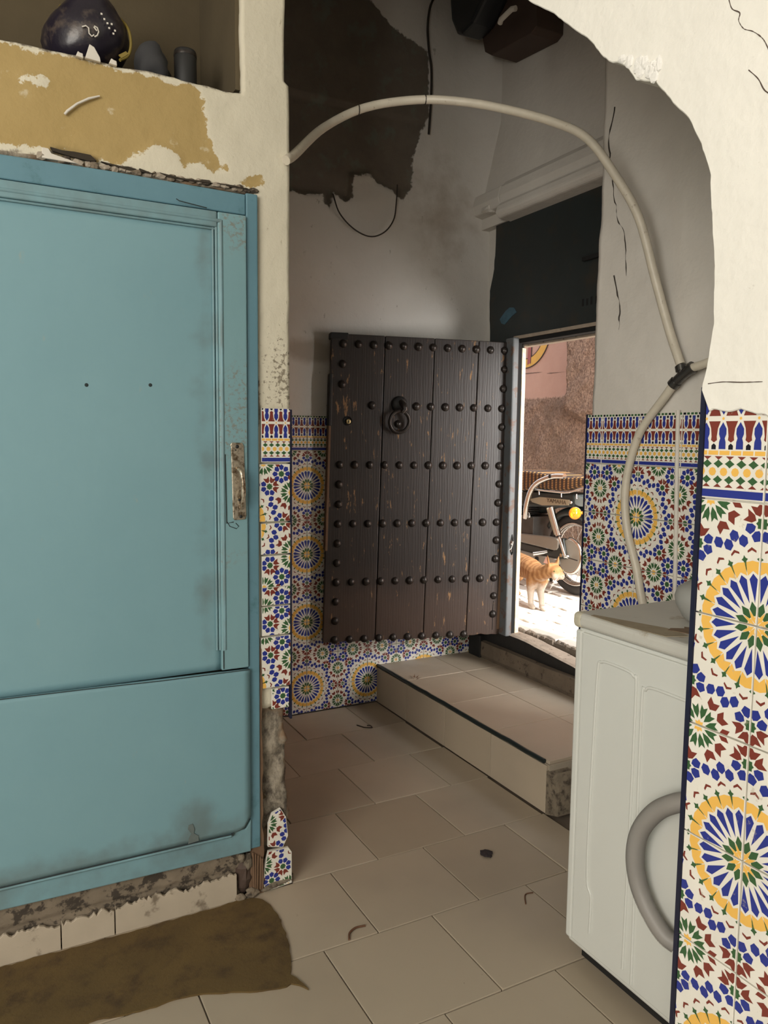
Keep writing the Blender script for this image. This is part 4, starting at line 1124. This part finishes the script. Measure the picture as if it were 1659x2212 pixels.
tag(MB().tube([(1.765, 1.5505, 1.366), (1.766, 1.546, 1.2), (1.766, 1.538, 1.02), (1.766, 1.531, .80)], .0065, 10).build('conduit', M_white), 'thin white painted conduit running straight down the mosaic dado', 'pipe')
lw = catmull([(1.435, 3.212, 2.345), (1.465, 3.205, 2.266), (1.534, 3.20, 2.206), (1.615, 3.20, 2.184), (1.686, 3.20, 2.212), (1.734, 3.20, 2.273), (1.747, 3.20, 2.348), (1.746, 3.19, 2.429)], 6)
tag(MB().tube(lw, .0032, 8).build('loop_wire', M_wire), 'thin dark wire hanging in a loop below the peeled patch', 'wire')
# thin wires tied round the arching hose
for i in (17, 25):
    if i < len(pp): MB().tube([pp[i] + Vector((.013 * math.cos(t) * .3 + .004 * t / 6, .013 * math.cos(t), .0135 * math.sin(t))) for t in np.linspace(0, 6.2, 14)], .0018, 6).build('tie_wire', M_wire, hz)
cb = catmull([(1.95, 3.222, 3.31), (1.919, 3.215, 3.248), (1.908, 3.215, 3.155), (1.918, 3.215, 3.056), (1.932, 3.215, 2.978), (1.931, 3.213, 2.844), (1.922, 3.213, 2.69)], 6)
tag(MB().tube(cb, .0055, 8).build('cable', M_wire), 'black cable running down the upper whitewashed wall', 'cable')
mt = thing('meter_box', (2.245, 3.1, 3.1), 'black meter box on a brown backboard, high up above the plaster ledge', 'meter box')
mb = MB(); mb.prism([(3.06, 3.45), (3.055, 3.10), (3.03, 3.02), (2.98, 2.985), (2.70, 2.955), (2.665, 2.97), (2.655, 3.45)], 'x', 2.10, 2.244); mb.build('backboard', M_backboard, mt, bevel=.004)
mb = MB(); mb.prism([(3.15, 3.45), (3.15, 3.27), (3.135, 3.17), (3.09, 3.095), (3.05, 3.075), (2.96, 3.085), (2.87, 3.15), (2.80, 3.22), (2.78, 3.45)], 'x', 1.98, 2.101); mb.build('case', M_meter, mt, bevel=.02, seg=3)
mb = MB(); mb.tube([(1.975, 2.745, 2.985), (1.97, 2.73, 2.992), (1.97, 2.66, 3.0), (1.975, 2.64, 2.995)], .011, 10); tag(mb.build('seal_tab', M_white, mt), 'pale oblong tab')

# ------------------------------------------------------------------ things in the niche above the blue door
bag = thing('sack', (.28, 2.11, 2.147), 'dark purple plastic sack with dull yellow bands and pale writing, in the open niche', 'sack')
mb = MB(); mb.sphere((0, 0, 0), 1.0, 28)
def bagf(p):
    x, y, z = p
    k = 1 + .10 * float(fbm(x * 2 + 3, z * 2 + y, 201)); w = (1 - .35 * max(0, z))
    return (.280 + .098 * x * k * w + .02 * z, 2.115 + .105 * y * k, 2.247 + .115 * z * k + (.012 if z < -.7 else 0))
mb.v = [bagf(p) for p in mb.v]
mb.v = [(x, y, max(z, 2.148)) for x, y, z in mb.v]
mb.build('body', M_bag, bag)
def on_bag(x, z): 
    u = (x - .280 - .01) / .098; w = (z - 2.247) / .115
    return 2.115 - .105 * math.sqrt(max(.0, 1 - min(1, u * u / max(.3, (1 - .35 * max(0, w)) ** 2) + w * w))) * 1.03 - .004
for sgn, xs in ((-1, [(.207, 2.20), (.202, 2.23), (.206, 2.27), (.222, 2.31)]), (1, [(.345, 2.185), (.366, 2.205), (.374, 2.235), (.368, 2.275), (.350, 2.32)])):
    MB().tube(catmull([(x, on_bag(x, z) - .001, z) for x, z in xs], 4), .0038, 6).build('band', M_bagyellow, bag)
for pts in ([(.256, 2.226), (.264, 2.229), (.270, 2.225), (.271, 2.214), (.277, 2.209), (.282, 2.213)], [(.282, 2.231), (.289, 2.229), (.292, 2.221), (.289, 2.213), (.283, 2.209)], [(.281, 2.229), (.288, 2.222)]):
    MB().tube([(x, on_bag(x, z) - .0015, z) for x, z in pts], .0017, 6).build('writing', M_white, bag)
for x, z in ((.305, 2.252), (.312, 2.245), (.316, 2.236), (.322, 2.247), (.330, 2.236), (.299, 2.262), (.326, 2.228)):
    MB().box(x - .002, x + .002, on_bag(x, z) - .002, on_bag(x, z), z - .002, z + .002).build('fleck', M_white, bag)
tag(MB().prism([(.335, 2.178), (.352, 2.19), (.358, 2.185), (.342, 2.172)], 'y', 2.0, 2.004).build('label_tab', M_bagyellow, bag), 'yellow tag at the foot of the sack')
cl = lump((.424, 2.055, 2.196), (.038, .040, .052), 57, 20); cl.s = [True] * len(cl.s); cl.v = [(x, y, max(z, 2.148)) for x, y, z in cl.v]
tag(cl.build('cloth_bundle', M_cloth), 'crumpled dark grey cloth between the sack and the black tin', 'cloth')
c2 = lump((.462, 2.185, 2.215), (.036, .040, .055), 63, 18); c2.s = [True] * len(c2.s); c2.v = [(x, y, max(z, 2.148)) for x, y, z in c2.v]
tag(c2.build('shoe', M_black), 'black rubber shoe heel showing behind the grey cloth', 'shoe')
tn = thing('tin', (.505, 2.06, 2.147), 'small black tin standing at the right end of the niche', 'tin')
MB().lathe([(.026, 0), (.028, .004), (.028, .098), (.026, .102), (0, .102)], (.508, 2.06, 2.148), (0, 0, 1), 24).build('can', M_black, tn)
MB().lathe([(.0286, .0), (.0292, .004), (.0286, .008)], (.508, 2.06, 2.235), (0, 0, 1), 24).build('rim', M_iron, tn)

# ------------------------------------------------------------------ hide on the floor
RUG = [(-.50, 1.955), (-.25, 1.958), (-.049, 1.955), (.02, 1.954), (.06, 1.952), (.083, 1.958), (.144, 1.952), (.276, 1.949), (.393, 1.952), (.52, 1.953), (.595, 1.955), (.640, 1.948), (.660, 1.930), (.671, 1.895), (.674, 1.832), (.665, 1.762), (.65, 1.689), (.636, 1.649), (.619, 1.617), (.628, 1.596), (.637, 1.568), (.641, 1.548), (.626, 1.572), (.612, 1.585), (.60, 1.580), (.581, 1.582), (.53, 1.60), (.479, 1.622), (.42, 1.645), (.366, 1.660), (.329, 1.657), (.278, 1.657), (.193, 1.675), (.135, 1.668), (.0, 1.66), (-.2, 1.64), (-.5, 1.66)]
RP = []
for a, b in zip(RUG, RUG[1:] + RUG[:1]):
    n = max(1, int(math.hypot(b[0] - a[0], b[1] - a[1]) / .012))
    for i in range(n):
        x, y = a[0] + (b[0] - a[0]) * i / n, a[1] + (b[1] - a[1]) * i / n
        RP.append((x + .003 * float(vnoise(x * 60, y * 60, 211)), min(1.957, y + .003 * float(vnoise(x * 60, y * 60, 213)))))
mb = MB(); mb.prism(RP, 'z', 0.0006, 0.0046)
rug = mb.build('hide_rug', M_hide)
tag(rug, 'ragged brown animal hide lying on the floor before the blue door', 'hide')

# ------------------------------------------------------------------ small litter
def litter(name, mb, m, label, cat): tag(mb.build(name, m), label, cat)
mb = MB()
for a in range(7):
    t = a * .9; mb.add([(1.74 + .012 * math.cos(t), 2.955 + .014 * math.sin(t), SH + .001), (1.74 + .045 * math.cos(t + .2) * (.6 + .4 * (a % 2)), 2.955 + .04 * math.sin(t + .2), SH + .010), (1.74 + .012 * math.cos(t + .5), 2.955 + .014 * math.sin(t + .5), SH + .003)], [(0, 1, 2)])
litter('dry_leaf', mb, M_leaf, 'shrivelled red brown leaf on the edge of the tiled step', 'leaf')
mb = lump((1.353, 1.846, .004), (.020, .024, .005), 71, 12); litter('dark_scrap', mb, M_debris, 'small dark crumpled scrap in the middle of the floor', 'scrap')
mb = MB(); mb.tube(catmull([(.80, 1.668, .003), (.812, 1.69, .004), (.835, 1.702, .004), (.862, 1.70, .003)], 4), .0028, 6); litter('twig', mb, M_leaf, 'short curved twig on the floor tiles near the brown hide', 'twig')
mb = MB(); mb.tube(catmull([(1.462, 2.985, .002), (1.478, 2.945, .003), (1.490, 2.925, .006), (1.508, 2.925, .003), (1.512, 2.95, .003), (1.498, 2.955, .004)], 4), .0022, 6); litter('string_scrap', mb, M_wire, 'bit of black string on the floor at the foot of the step', 'string')
mb = MB(); mb.tube(catmull([(1.30, 1.585, .002), (1.318, 1.612, .002), (1.332, 1.622, .002), (1.352, 1.618, .002)], 4), .0018, 6); litter('stalk', mb, M_leaf, 'thin brown stalk on the floor beside the washing machine', 'twig')
# ------------------------------------------------------------------ street outside
GZ = 0.355
g = MB(); g.box(2.33, 4.2, .2, 7.5, .15, GZ - .008)
street = tag(g.build('street', M_paverbed), 'sunlit alley paved with dusty interlocking pavers', 'street', kind='structure')
for i in range(11):
    for j in range(14):
        x0 = 2.345 + i * .118; y0 = 2.02 + j * .225 + (.112 if i % 2 else 0)
        if y0 > 4.9: continue
        def edge(xb, s):      # zigzag along y
            return [(xb + s * .018 * (1 if q % 2 else -1) * .5 + .005 * float(vnoise(xb * 37, (y0 + q * .075) * 9, 231)), y0 + .004 + q * .0724) for q in range(4)]
        a, b = edge(x0 + .003, 1), edge(x0 + .115, 1)
        poly = [(max(p[0], 2.338), p[1]) for p in a] + b[::-1]
        MB().prism(poly, 'z', GZ - .045, GZ).build('paver', M_paver, street, bevel=.005, seg=2).location.z = random.uniform(-.006, .004)
# crumbling edge of the paving at the door sill
mb = MB()
for y in np.arange(1.98, 3.02, .035):
    mb.v += []
    l = lump((2.336 + random.uniform(-.006, .008), float(y), GZ - .018 - max(0, (2.7 - y)) * .02), (.014, .022, .022), int(y * 100), 8); b0 = len(mb.v)
    mb.add(l.v, l.f, 0)
tag(mb.build('crumbled_edge', M_paverbed, street), 'crumbling edge of the paving')
# far wall of the alley
FX = 3.95
FLAT = [(4.50, 3.5), (4.512, 2.0), (4.505, 1.64), (4.56, 1.605), (4.9, 1.60), (5.2, 1.615), (6.0, 1.62), (7.0, 1.6), (7.0, 3.5)]
LINE = [(4.52, 1.782), (4.70, 1.787), (4.85, 1.802), (5.1, 1.806), (7, 1.82)]
def far_disp(U, V):
    U = -U
    r = np.clip(-(sdf(U, V, FLAT)) / .05, 0, 1)
    d = r * (.012 + .016 * fbm(U * 9, V * 9, 241) + .010 * fbm(U * 30, V * 30, 243)) + .004 * fbm(U * 2, V * 2, 245)
    return d + .09 * np.clip((4.47 - U) / .05, 0, 1) * np.clip((V - 1.42 + .06 * fbm(U * 7, V * 7, 247)) / .06, 0, 1)
fwll = grid('wall_alley', M_terra, (FX, 0, 0), (0, -1, 0), (0, 0, 1), np.arange(-5.6, -3.4, .016), np.arange(.3, 2.5, .016), far_disp, None,
            {'flat': lambda U, V: sdf(-U, V, FLAT), 'line': lambda U, V: sdl(-U, V, LINE)})
tag(fwll, 'terracotta rendered alley wall opposite the doorway', 'wall', kind='structure')
mb = MB(); mb.box(FX + .02, FX + .3, .2, 7.5, .1, 3.1); mb.box(FX - .02, FX + .1, .2, 3.42, .1, 3.1); mb.box(FX - .02, FX + .1, 5.58, 7.5, .1, 3.1); mb.box(FX - .02, FX + .1, 3.42, 5.58, 2.48, 3.1)
mb.build('masonry', M_terra_plain, fwll)
def band(pts, w, z=None): pass
def ring(c, r0, r1, a0, a1, n=18):
    P = [(c[0] + r1 * math.cos(t), c[1] + r1 * math.sin(t)) for t in np.linspace(a0, a1, n)]
    return P + [(c[0] + r0 * math.cos(t), c[1] + r0 * math.sin(t)) for t in np.linspace(a1, a0, n)]
cc = (5.02, 2.15)
for r0_, r1_, m, x in ((.232, .300, M_sign_y, FX - .006), (.226, .233, M_sign_k, FX - .0065), (.299, .306, M_sign_k, FX - .0065)):
    for k in range(12):
        a0, a1 = 2 * math.pi * k / 12, 2 * math.pi * (k + 1) / 12
        mb = MB(); mb.prism(ring(cc, r0_, r1_, a0, a1, 6), 'x', x, FX + .01); mb.build('painted_ring', m, fwll)
for (y0, y1, m) in ((4.955, 4.995, M_sign_r), (4.950, 4.956, M_sign_k)):
    MB().prism([(y0, 1.885), (y1, 1.872), (y1 - .02, 2.4), (y0 - .02, 2.4)], 'x', FX - .0068, FX + .01).build('painted_stroke', m, fwll)
# our side of the alley above and beside the door
mb = MB(); mb.box(2.42, 2.46, .2, 1.76, .1, 3.1); mb.box(2.42, 2.46, 3.29, 7.5, .1, 3.1)
tag(mb.build('wall_alley_near', M_terra_plain), 'terracotta alley wall on the house side of the doorway', 'wall', kind='structure')

# ------------------------------------------------------------------ moped
mo = thing('moped', (3.15, 4.0, GZ), 'dark old moped with woven seat cover parked along the alley wall', 'moped')
BX, RC = 3.15, (3.47, GZ + .245)                        # centre plane, rear axle (y, z)
def circ(c, r, x, n=48): return [(x, c[0] + r * math.cos(t), c[1] + r * math.sin(t)) for t in np.linspace(0, 2 * math.pi, n, endpoint=False)]
def wheel(c, nm, R=.245):
    w = MB().lathe([(.030, -.05), (.034, -.03), (.034, .03), (.030, .05)], (BX, c[0], c[1]), (1, 0, 0), 20).build(nm, M_engine, mo)
    mb = MB(); mb.tube(circ(c, R - .032, BX, 56), .032, 14, closed=True); mb.build('tyre', M_tyre, w)
    mb = MB()
    for dx in (-.022, .022): mb.tube(circ(c, R - .060, BX + dx, 56), .007, 8, closed=True)
    for dx in (-.012, .012): mb.tube(circ(c, R - .066, BX + dx, 56), .009, 8, closed=True)
    mb.build('rim', M_chrome, w)
    for k in range(24):
        a = k * 15 * D2R; s = -1 if k % 2 else 1; b = a + (25 * D2R if k % 4 < 2 else -25 * D2R)
        MB().tube([(BX + s * .028, c[0] + .032 * math.cos(b), c[1] + .032 * math.sin(b)), (BX, c[0] + (R - .066) * math.cos(a), c[1] + (R - .066) * math.sin(a))], .0016, 5).build('spoke', M_chrome, w)
    return w
wheel(RC, 'rear_wheel')
FC = (4.62, GZ + .245)
wheel(FC, 'front_wheel')
# rear fender
def fender(c, a0, a1, R, m):
    vs, fs = [], []
    n = 28; prof_ = [(-.055, -.03), (-.05, .0), (-.028, .016), (0, .02), (.028, .016), (.05, 0), (.055, -.03)]
    for i in range(n + 1):
        t = a0 + (a1 - a0) * i / n
        for px_, dr in prof_: vs.append((BX + px_, c[0] + (R + dr) * math.cos(t), c[1] + (R + dr) * math.sin(t)))
    k = len(prof_)
    for i in range(n):
        for j in range(k - 1): fs.append((i * k + j, i * k + j + 1, (i + 1) * k + j + 1, (i + 1) * k + j))
    o = MB().add(vs, fs, 0, True).build('fender', m, mo)
    md = o.modifiers.new('thickness', 'SOLIDIFY'); md.thickness = .004
fender(RC, 35 * D2R, 165 * D2R, .262, M_mopeddark); fender(FC, 50 * D2R, 160 * D2R, .262, M_mopeddark)
# seat
sp_ = [(3.90, 1.085), (3.78, 1.082), (3.65, 1.075), (3.55, 1.064), (3.483, 1.060), (3.40, 1.066), (3.30, 1.068), (3.245, 1.055), (3.25, 1.028), (3.312, 1.018), (3.40, .997), (3.447, .988), (3.502, .980), (3.62, .980), (3.735, .979), (3.80, .967), (3.88, .952), (3.93, 1.0)]
MB().prism(sp_, 'x', BX - .12, BX + .12).build('seat', M_weave, mo, bevel=.018, seg=3)
MB().tube(catmull([(BX - .125, 3.74, .973), (BX - .128, 3.6, .972), (BX - .128, 3.44, .973), (BX - .128, 3.36, .990), (BX - .12, 3.28, 1.012)], 5), .0065, 10).build('seat_strip', M_chrome, mo)
for y in (3.684, 3.482, 3.352): MB().tube([(BX - .124, y, .970), (BX - .124, y - .003, .943)], .0045, 8).build('strip_clip', M_chrome, mo)
# frame side cover with name plate
MB().prism([(3.92, .95), (3.80, .958), (3.40, .966), (3.385, .94), (3.402, .89), (3.56, .872), (3.70, .868), (3.86, .855), (3.93, .88)], 'x', BX - .105, BX + .105).build('side_cover', M_mopeddark, mo, bevel=.02, seg=3)
npl = MB().prism([(3.786, .909), (3.69, .929), (3.428, .931), (3.433, .899), (3.668, .879), (3.765, .891)], 'x', BX - .1105, BX - .103).build('name_plate', M_beigeplate, mo, bevel=.001, seg=1)
fo = bpy.data.curves.new('lettering', 'FONT'); fo.body = 'YAMAHA'; fo.size = .034; fo.extrude = .0008; fo.align_x = 'CENTER'; fo.align_y = 'CENTER'
fo.materials.append(M_letter)
fob = bpy.data.objects.new('lettering', fo)
fob.matrix_basis = Matrix.Translation((BX - .1118, 3.538, .9125)) @ Matrix(((0, 0, -1, 0), (-1, 0, 0, 0), (0, 1, 0, 0), (0, 0, 0, 1))) @ Matrix.Scale(1.25, 4, (1, 0, 0)) @ Matrix.Rotation(-.012, 4, 'Z')
COL.objects.link(fob)
bpy.context.view_layer.update()
lme = bpy.data.meshes.new_from_object(fob.evaluated_get(bpy.context.evaluated_depsgraph_get()))
lmx = fob.matrix_basis.copy(); bpy.data.objects.remove(fob)
lme.materials.clear(); lme.materials.append(M_letter)
fob = bpy.data.objects.new('lettering', lme); fob.matrix_basis = lmx
COL.objects.link(fob); fob.parent = npl
MB().lathe([(.010, 0), (.010, .008), (.005, .012), (0, .012)], (BX - .105, 3.413, .918), (-1, 0, 0), 14).build('bolt', M_chrome, mo)
MB().prism([(3.402, .965), (3.35, .957), (3.30, .955), (3.25, .945), (3.27, .905), (3.36, .897), (3.40, .905)], 'x', BX - .10, BX + .10).build('tail_cover', M_bluegrey, mo, bevel=.014, seg=3)
# amber turn signal on a stalk
ind = MB().tube([(BX - .06, 3.30, .87), (BX - .125, 3.30, .868)], .009, 10).build('turn_signal', M_chrome, mo)
MB().lathe([(.0, -.028), (.020, -.024), (.032, -.012), (.0345, 0), (.034, .012), (.028, .022), (.0, .026)], (BX - .145, 3.338, .862), (-.5, -.85, 0), 24).build('amber_lens', M_amber, ind)
MB().lathe([(.036, .0), (.036, .012), (.030, .026), (.012, .034), (0, .034)], (BX - .138, 3.343, .862), (.5, .85, 0), 24).build('lamp_shell', M_chrome, ind)
# shock absorber
sh = MB().tube([(BX - .135, 3.555, .875), (BX - .135, 3.478, .715)], .0185, 14).build('shock_absorber', M_chrome, mo)
MB().tube([(BX - .137, 3.582, .87), (BX - .137, 3.505, .722)], .009, 10).build('sleeve', M_beigeplate, sh)
MB().tube([(BX - .135, 3.482, .722), (BX - .135, 3.419, .605)], .0095, 12).build('rod', M_chrome, sh)
MB().lathe([(.016, -.012), (.016, .012)], (BX - .135, 3.482, .72), (1, 0, 0), 14).build('shock_mount', M_iron, sh)
# chain case, swing arm, lower shield
MB().prism([(3.97, .675), (3.85, .685), (3.719, .690), (3.60, .696), (3.515, .692), (3.505, .682), (3.506, .640), (3.52, .624), (3.547, .619), (3.75, .626), (3.97, .632)], 'x', BX - .115, BX - .085).build('chain_cover', M_greypaint, mo, bevel=.007)
MB().prism([(3.97, .626), (3.70, .618), (3.56, .612), (3.515, .640), (3.490, .70), (3.468, .70), (3.44, .60), (3.43, .583), (3.574, .562), (3.97, .570)], 'x', BX - .11, BX - .08).build('swing_arm', M_mopeddark, mo, bevel=.004)
MB().prism([(3.97, .580), (3.851, .578), (3.638, .572), (3.50, .572), (3.49, .545), (3.56, .512), (3.70, .522), (3.85, .546), (3.97, .560)], 'x', BX - .125, BX - .095).build('lower_shield', M_greypaint, mo, bevel=.006)
cs = [(3.432 + .098 * math.cos(t), .600 + .098 * math.sin(t)) for t in np.linspace(.40 * math.pi, 1.66 * math.pi, 24)]
MB().prism(cs + [(3.515, .545), (3.52, .60), (3.50, .63)], 'x', BX - .10, BX - .072).build('hub_cover', M_greypaint, mo, bevel=.006)
MB().tube([(BX - .088, 3.432 + .100 * math.cos(t), .600 + .100 * math.sin(t)) for t in np.linspace(.48 * math.pi, 1.60 * math.pi, 26)], .012, 8).build('cover_rim', M_chrome, mo)
MB().lathe([(.013, 0), (.013, .014), (.008, .018), (.008, .032), (0, .032)], (BX - .10, 3.428, .598), (-1, 0, 0), 6).build('axle_nut', M_chrome, mo)
MB().tube([(BX - .112, 3.475, .606), (BX - .114, 3.40, .592), (BX - .112, 3.34, .588)], .0035, 8).build('tension_rod', M_iron, mo)
MB().lathe([(.011, -.008), (.011, .012)], (BX - .118, 3.462, .602), (-1, 0, 0), 10).build('chain_adjuster', M_chrome, mo)
MB().tube([(BX - .08, 3.60, .605), (BX - .175, 3.66, .585)], .0125, 12).build('foot_peg', M_chrome, mo)
MB().lathe([(.016, 0), (.016, .006), (0, .006)], (BX - .1245, 3.682, .548), (-1, 0, 0), 16).build('frame_hole', M_blackgap, mo)
# bent tube beside the seat
MB().tube(catmull([(BX - .13, 3.80, .79), (BX - .145, 3.775, .86), (BX - .15, 3.735, .955), (BX - .15, 3.68, 1.01), (BX - .148, 3.60, 1.045), (BX - .145, 3.52, 1.064), (BX - .14, 3.44, 1.068)], 6), .0165, 12).build('grab_rail', M_chrome, mo)
MB().lathe([(.012, -.016), (.012, .016)], (BX - .147, 3.545, 1.062), (1, 0, 0), 12).build('rail_bolt', M_black, mo)
# engine, frame, fork and bars
mb = MB(); mb.box(BX - .10, BX + .10, 3.76, 4.02, .66, .80)
for k in range(6): mb.box(BX - .09, BX + .09, 3.80, 4.05, .81 + k * .011, .815 + k * .011)
mb.build('engine', M_engine, mo, bevel=.01)
MB().tube([(BX - .104, 3.80, .82), (BX - .108, 3.78, .79)], .010, 10).build('carburettor', M_chrome, mo)
MB().tube([(BX, 3.62, .90), (BX, 3.95, .80), (BX, 4.2, .74), (BX, 4.38, .86), (BX, 4.46, 1.12)], .03, 12).build('frame_tube', M_mopeddark, mo)
MB().prism([(4.02, .98), (4.35, 1.10), (4.44, 1.12), (4.43, .98), (4.25, .88), (4.0, .90)], 'x', BX - .10, BX + .10).build('fuel_tank', M_mopeddark, mo, bevel=.03, seg=3)
fk = MB()
for dx in (-.07, .07): fk.tube([(BX + dx, 4.45, 1.16), (BX + dx, 4.60, .62)], .016, 10)
fk.build('fork', M_chrome, mo)
MB().tube([(BX - .28, 4.50, 1.20), (BX - .20, 4.54, 1.23), (BX, 4.45, 1.19), (BX + .20, 4.54, 1.23), (BX + .28, 4.50, 1.20)], .012, 10).build('handlebar', M_chrome, mo)
MB().lathe([(.05, -.06), (.075, -.02), (.08, .03), (.07, .036), (0, .04)], (BX, 4.55, 1.06), (0, 1, 0), 20).build('headlamp', M_chrome, mo)
MB().tube([(BX + .12, 4.0, .55), (BX + .13, 3.6, .56), (BX + .13, 3.25, .60)], .028, 12).build('exhaust', M_chrome, mo)
MB().tube([(BX + .02, 3.80, .62), (BX + .12, 3.83, GZ + .012)], .011, 8).build('stand', M_iron, mo)

# ------------------------------------------------------------------ ginger cat
ct = thing('cat', (2.68, 3.3, GZ), 'ginger and white cat standing in the sunlit doorway, looking to the right', 'cat')
t = NT('ginger_fur')
sp3 = t.n('ShaderNodeSeparateXYZ', i_Vector=t.pos)
n1 = t.noise(24, 5, 0.6); wv = t.n('ShaderNodeTexWave', wave_type='BANDS', bands_direction='Y', i_Vector=t.pos, i_Scale=9.0, i_Distortion=5.0, i_Detail=3.0, i_Detail_Scale=2.0).outputs['Fac']
org = t.mix(wv, (0.20, 0.085, 0.025), (0.30, 0.155, 0.06))
h = t.math('ADD', sp3.outputs['Z'], t.math('MULTIPLY', t.math('SUBTRACT', n1, 0.5), 0.11))
h = t.math('ADD', h, t.math('MULTIPLY', t.math('SUBTRACT', sp3.outputs['Y'], 3.22), 0.45))
whm = t.ramp(h, 0.47, 0.535)
fur = t.mix(whm, (0.40, 0.34, 0.28), org)
t.bump(t.noise(160, 3, 0.7, stretch=(1, .5, 1)), 0.4, 0.004)
M_fur = t.set(fur, 0.9)
M_earpink = simple('ear_pink', (.55, .30, .24), .8)
M_eye = simple('cat_eye', (.10, .09, .02), .15)
class Sk:
    def __init__(s): s.v, s.e, s.r = [], [], []
    def chain(s, pts, start=None):
        prev = start
        for p, r in pts:
            s.v.append(p); s.r.append(r); i = len(s.v) - 1
            if prev is not None: s.e.append((prev, i))
            prev = i
        return prev
sk = Sk()
Z = GZ
# trunk from hips forward to the neck and head; the cat heads towards -y, the head turned along -y/+x
hips = sk.chain([((2.80, 3.66, Z + .205), (.060, .064))])
mid = sk.chain([((2.775, 3.56, Z + .203), (.064, .068)), ((2.745, 3.45, Z + .203), (.062, .068))], hips)
shd = sk.chain([((2.712, 3.345, Z + .205), (.058, .062)), ((2.692, 3.272, Z + .193), (.050, .056))], mid)
nk = sk.chain([((2.685, 3.225, Z + .205), (.043, .047)), ((2.684, 3.175, Z + .222), (.038, .038))], shd)
sk.chain([((2.684, 3.138, Z + .235), (.040, .042)), ((2.688, 3.118, Z + .230), (.037, .037)), ((2.692, 3.088, Z + .214), (.023, .023)), ((2.694, 3.076, Z + .209), (.018, .016))], nk)
# front legs
for (x0, y0, x1, y1) in ((2.668, 3.285, 2.664, 3.283), (2.720, 3.258, 2.690, 3.222)):
    sk.chain([((x0, y0, Z + .155), (.032, .034)), ((x0 + (x1 - x0) * .3, y0 + .006, Z + .105), (.022, .023)), ((x1, y1 + .004, Z + .055), (.0165, .0165)), ((x1, y1, Z + .020), (.0165, .0165)), ((x1 - .003, y1 - .016, Z + .014), (.018, .014)), ((x1 - .004, y1 - .028, Z + .012), (.013, .011))], shd)
# hind legs: knee forward, hock back
for dx in (-.035, .038):
    sk.chain([((2.795 + dx, 3.645, Z + .150), (.040, .040)), ((2.785 + dx, 3.595, Z + .115), (.028, .028)), ((2.80 + dx, 3.655, Z + .068), (.016, .016)), ((2.797 + dx, 3.635, Z + .022), (.0145, .0145)), ((2.792 + dx, 3.61, Z + .012), (.016, .012)), ((2.790 + dx, 3.596, Z + .011), (.012, .010))], hips)
# tail
sk.chain([((2.815, 3.71, Z + .215), (.020, .020)), ((2.83, 3.78, Z + .19), (.015, .015)), ((2.845, 3.86, Z + .13), (.013, .013)), ((2.85, 3.93, Z + .10), (.012, .012)), ((2.85, 3.99, Z + .115), (.009, .009))], hips)
bm = bmesh.new()
def capsule(p, q, r0, r1):
    p, q = Vector(p), Vector(q); d = q - p; n = max(2, int(d.length / .012)); mb = MB()
    pts = [p + d * (i / n) for i in range(n + 1)]
    for i, c in enumerate(pts):
        r = r0 + (r1 - r0) * i / n
        mb.sphere(tuple(c), r, 14)
    vs = [bm.verts.new(v) for v in mb.v]
    for f in mb.f:
        try: bm.faces.new([vs[i] for i in f])
        except ValueError: pass
for i, j in sk.e: capsule(sk.v[i], sk.v[j], sum(sk.r[i]) / 2, sum(sk.r[j]) / 2)
def ear(base, tip, side, w):
    b, tp, s = Vector(base), Vector(tip), Vector(side).normalized()
    f = (tp - b).normalized().cross(s)
    ring_ = [b + s * w * math.cos(a) + f * w * .45 * math.sin(a) for a in np.linspace(0, 2 * math.pi, 10, endpoint=False)]
    ring2 = [b.lerp(tp, .55) + s * w * .62 * math.cos(a) + f * w * .26 * math.sin(a) for a in np.linspace(0, 2 * math.pi, 10, endpoint=False)]
    v1 = [bm.verts.new(p) for p in ring_]; v2 = [bm.verts.new(p) for p in ring2]; vt = bm.verts.new(tp)
    for i in range(10):
        j = (i + 1) % 10
        bm.faces.new((v1[i], v1[j], v2[j], v2[i])); bm.faces.new((v2[i], v2[j], vt))
    bm.faces.new(v1[::-1])
ear((2.660, 3.148, Z + .258), (2.650, 3.140, Z + .322), (.25, 1, 0), .024)
ear((2.712, 3.142, Z + .258), (2.722, 3.130, Z + .316), (.3, 1, 0), .022)
# cheeks and brow
for c, r in (((2.670, 3.100, Z + .210), .020), ((2.712, 3.100, Z + .210), .020), ((2.690, 3.092, Z + .226), .017), ((2.69, 3.115, Z + .20), .022)):
    q = bmesh.ops.create_icosphere(bm, subdivisions=2, radius=r); bmesh.ops.translate(bm, verts=q['verts'], vec=c)
bmesh.ops.remove_doubles(bm, verts=bm.verts[:], dist=1e-6); bmesh.ops.recalc_face_normals(bm, faces=bm.faces[:])
me = bpy.data.meshes.new('body'); bm.to_mesh(me); bm.free(); me.materials.append(M_fur)
body = bpy.data.objects.new('body', me); link(body, ct)
rm = body.modifiers.new('remesh', 'REMESH'); rm.mode = 'VOXEL'; rm.voxel_size = .0042; rm.use_smooth_shade = True
sm = body.modifiers.new('smooth', 'SMOOTH'); sm.factor = .5; sm.iterations = 6
MB().sphere((2.664, 3.098, Z + .236), (.006, .007, .006), 14).build('eye', M_eye, ct)
MB().sphere((2.719, 3.098, Z + .236), (.006, .007, .006), 14).build('eye', M_eye, ct)
MB().sphere((2.694, 3.060, Z + .213), (.006, .0045, .004), 12).build('nose', M_earpink, ct)
MB().add([(2.643, 3.164, Z + .272), (2.6445, 3.130, Z + .272), (2.644, 3.142, Z + .312)], [(0, 1, 2)]).build('inner_ear', M_earpink, ct)
for k in range(5):
    MB().tube([(2.674, 3.080, Z + .206), (2.650 - .003 * k, 3.066 + .004 * k, Z + .198 - .006 * k), (2.636, 3.056 + .010 * k, Z + .182 - .010 * k)], .0006, 4).build('whisker', M_white, ct)
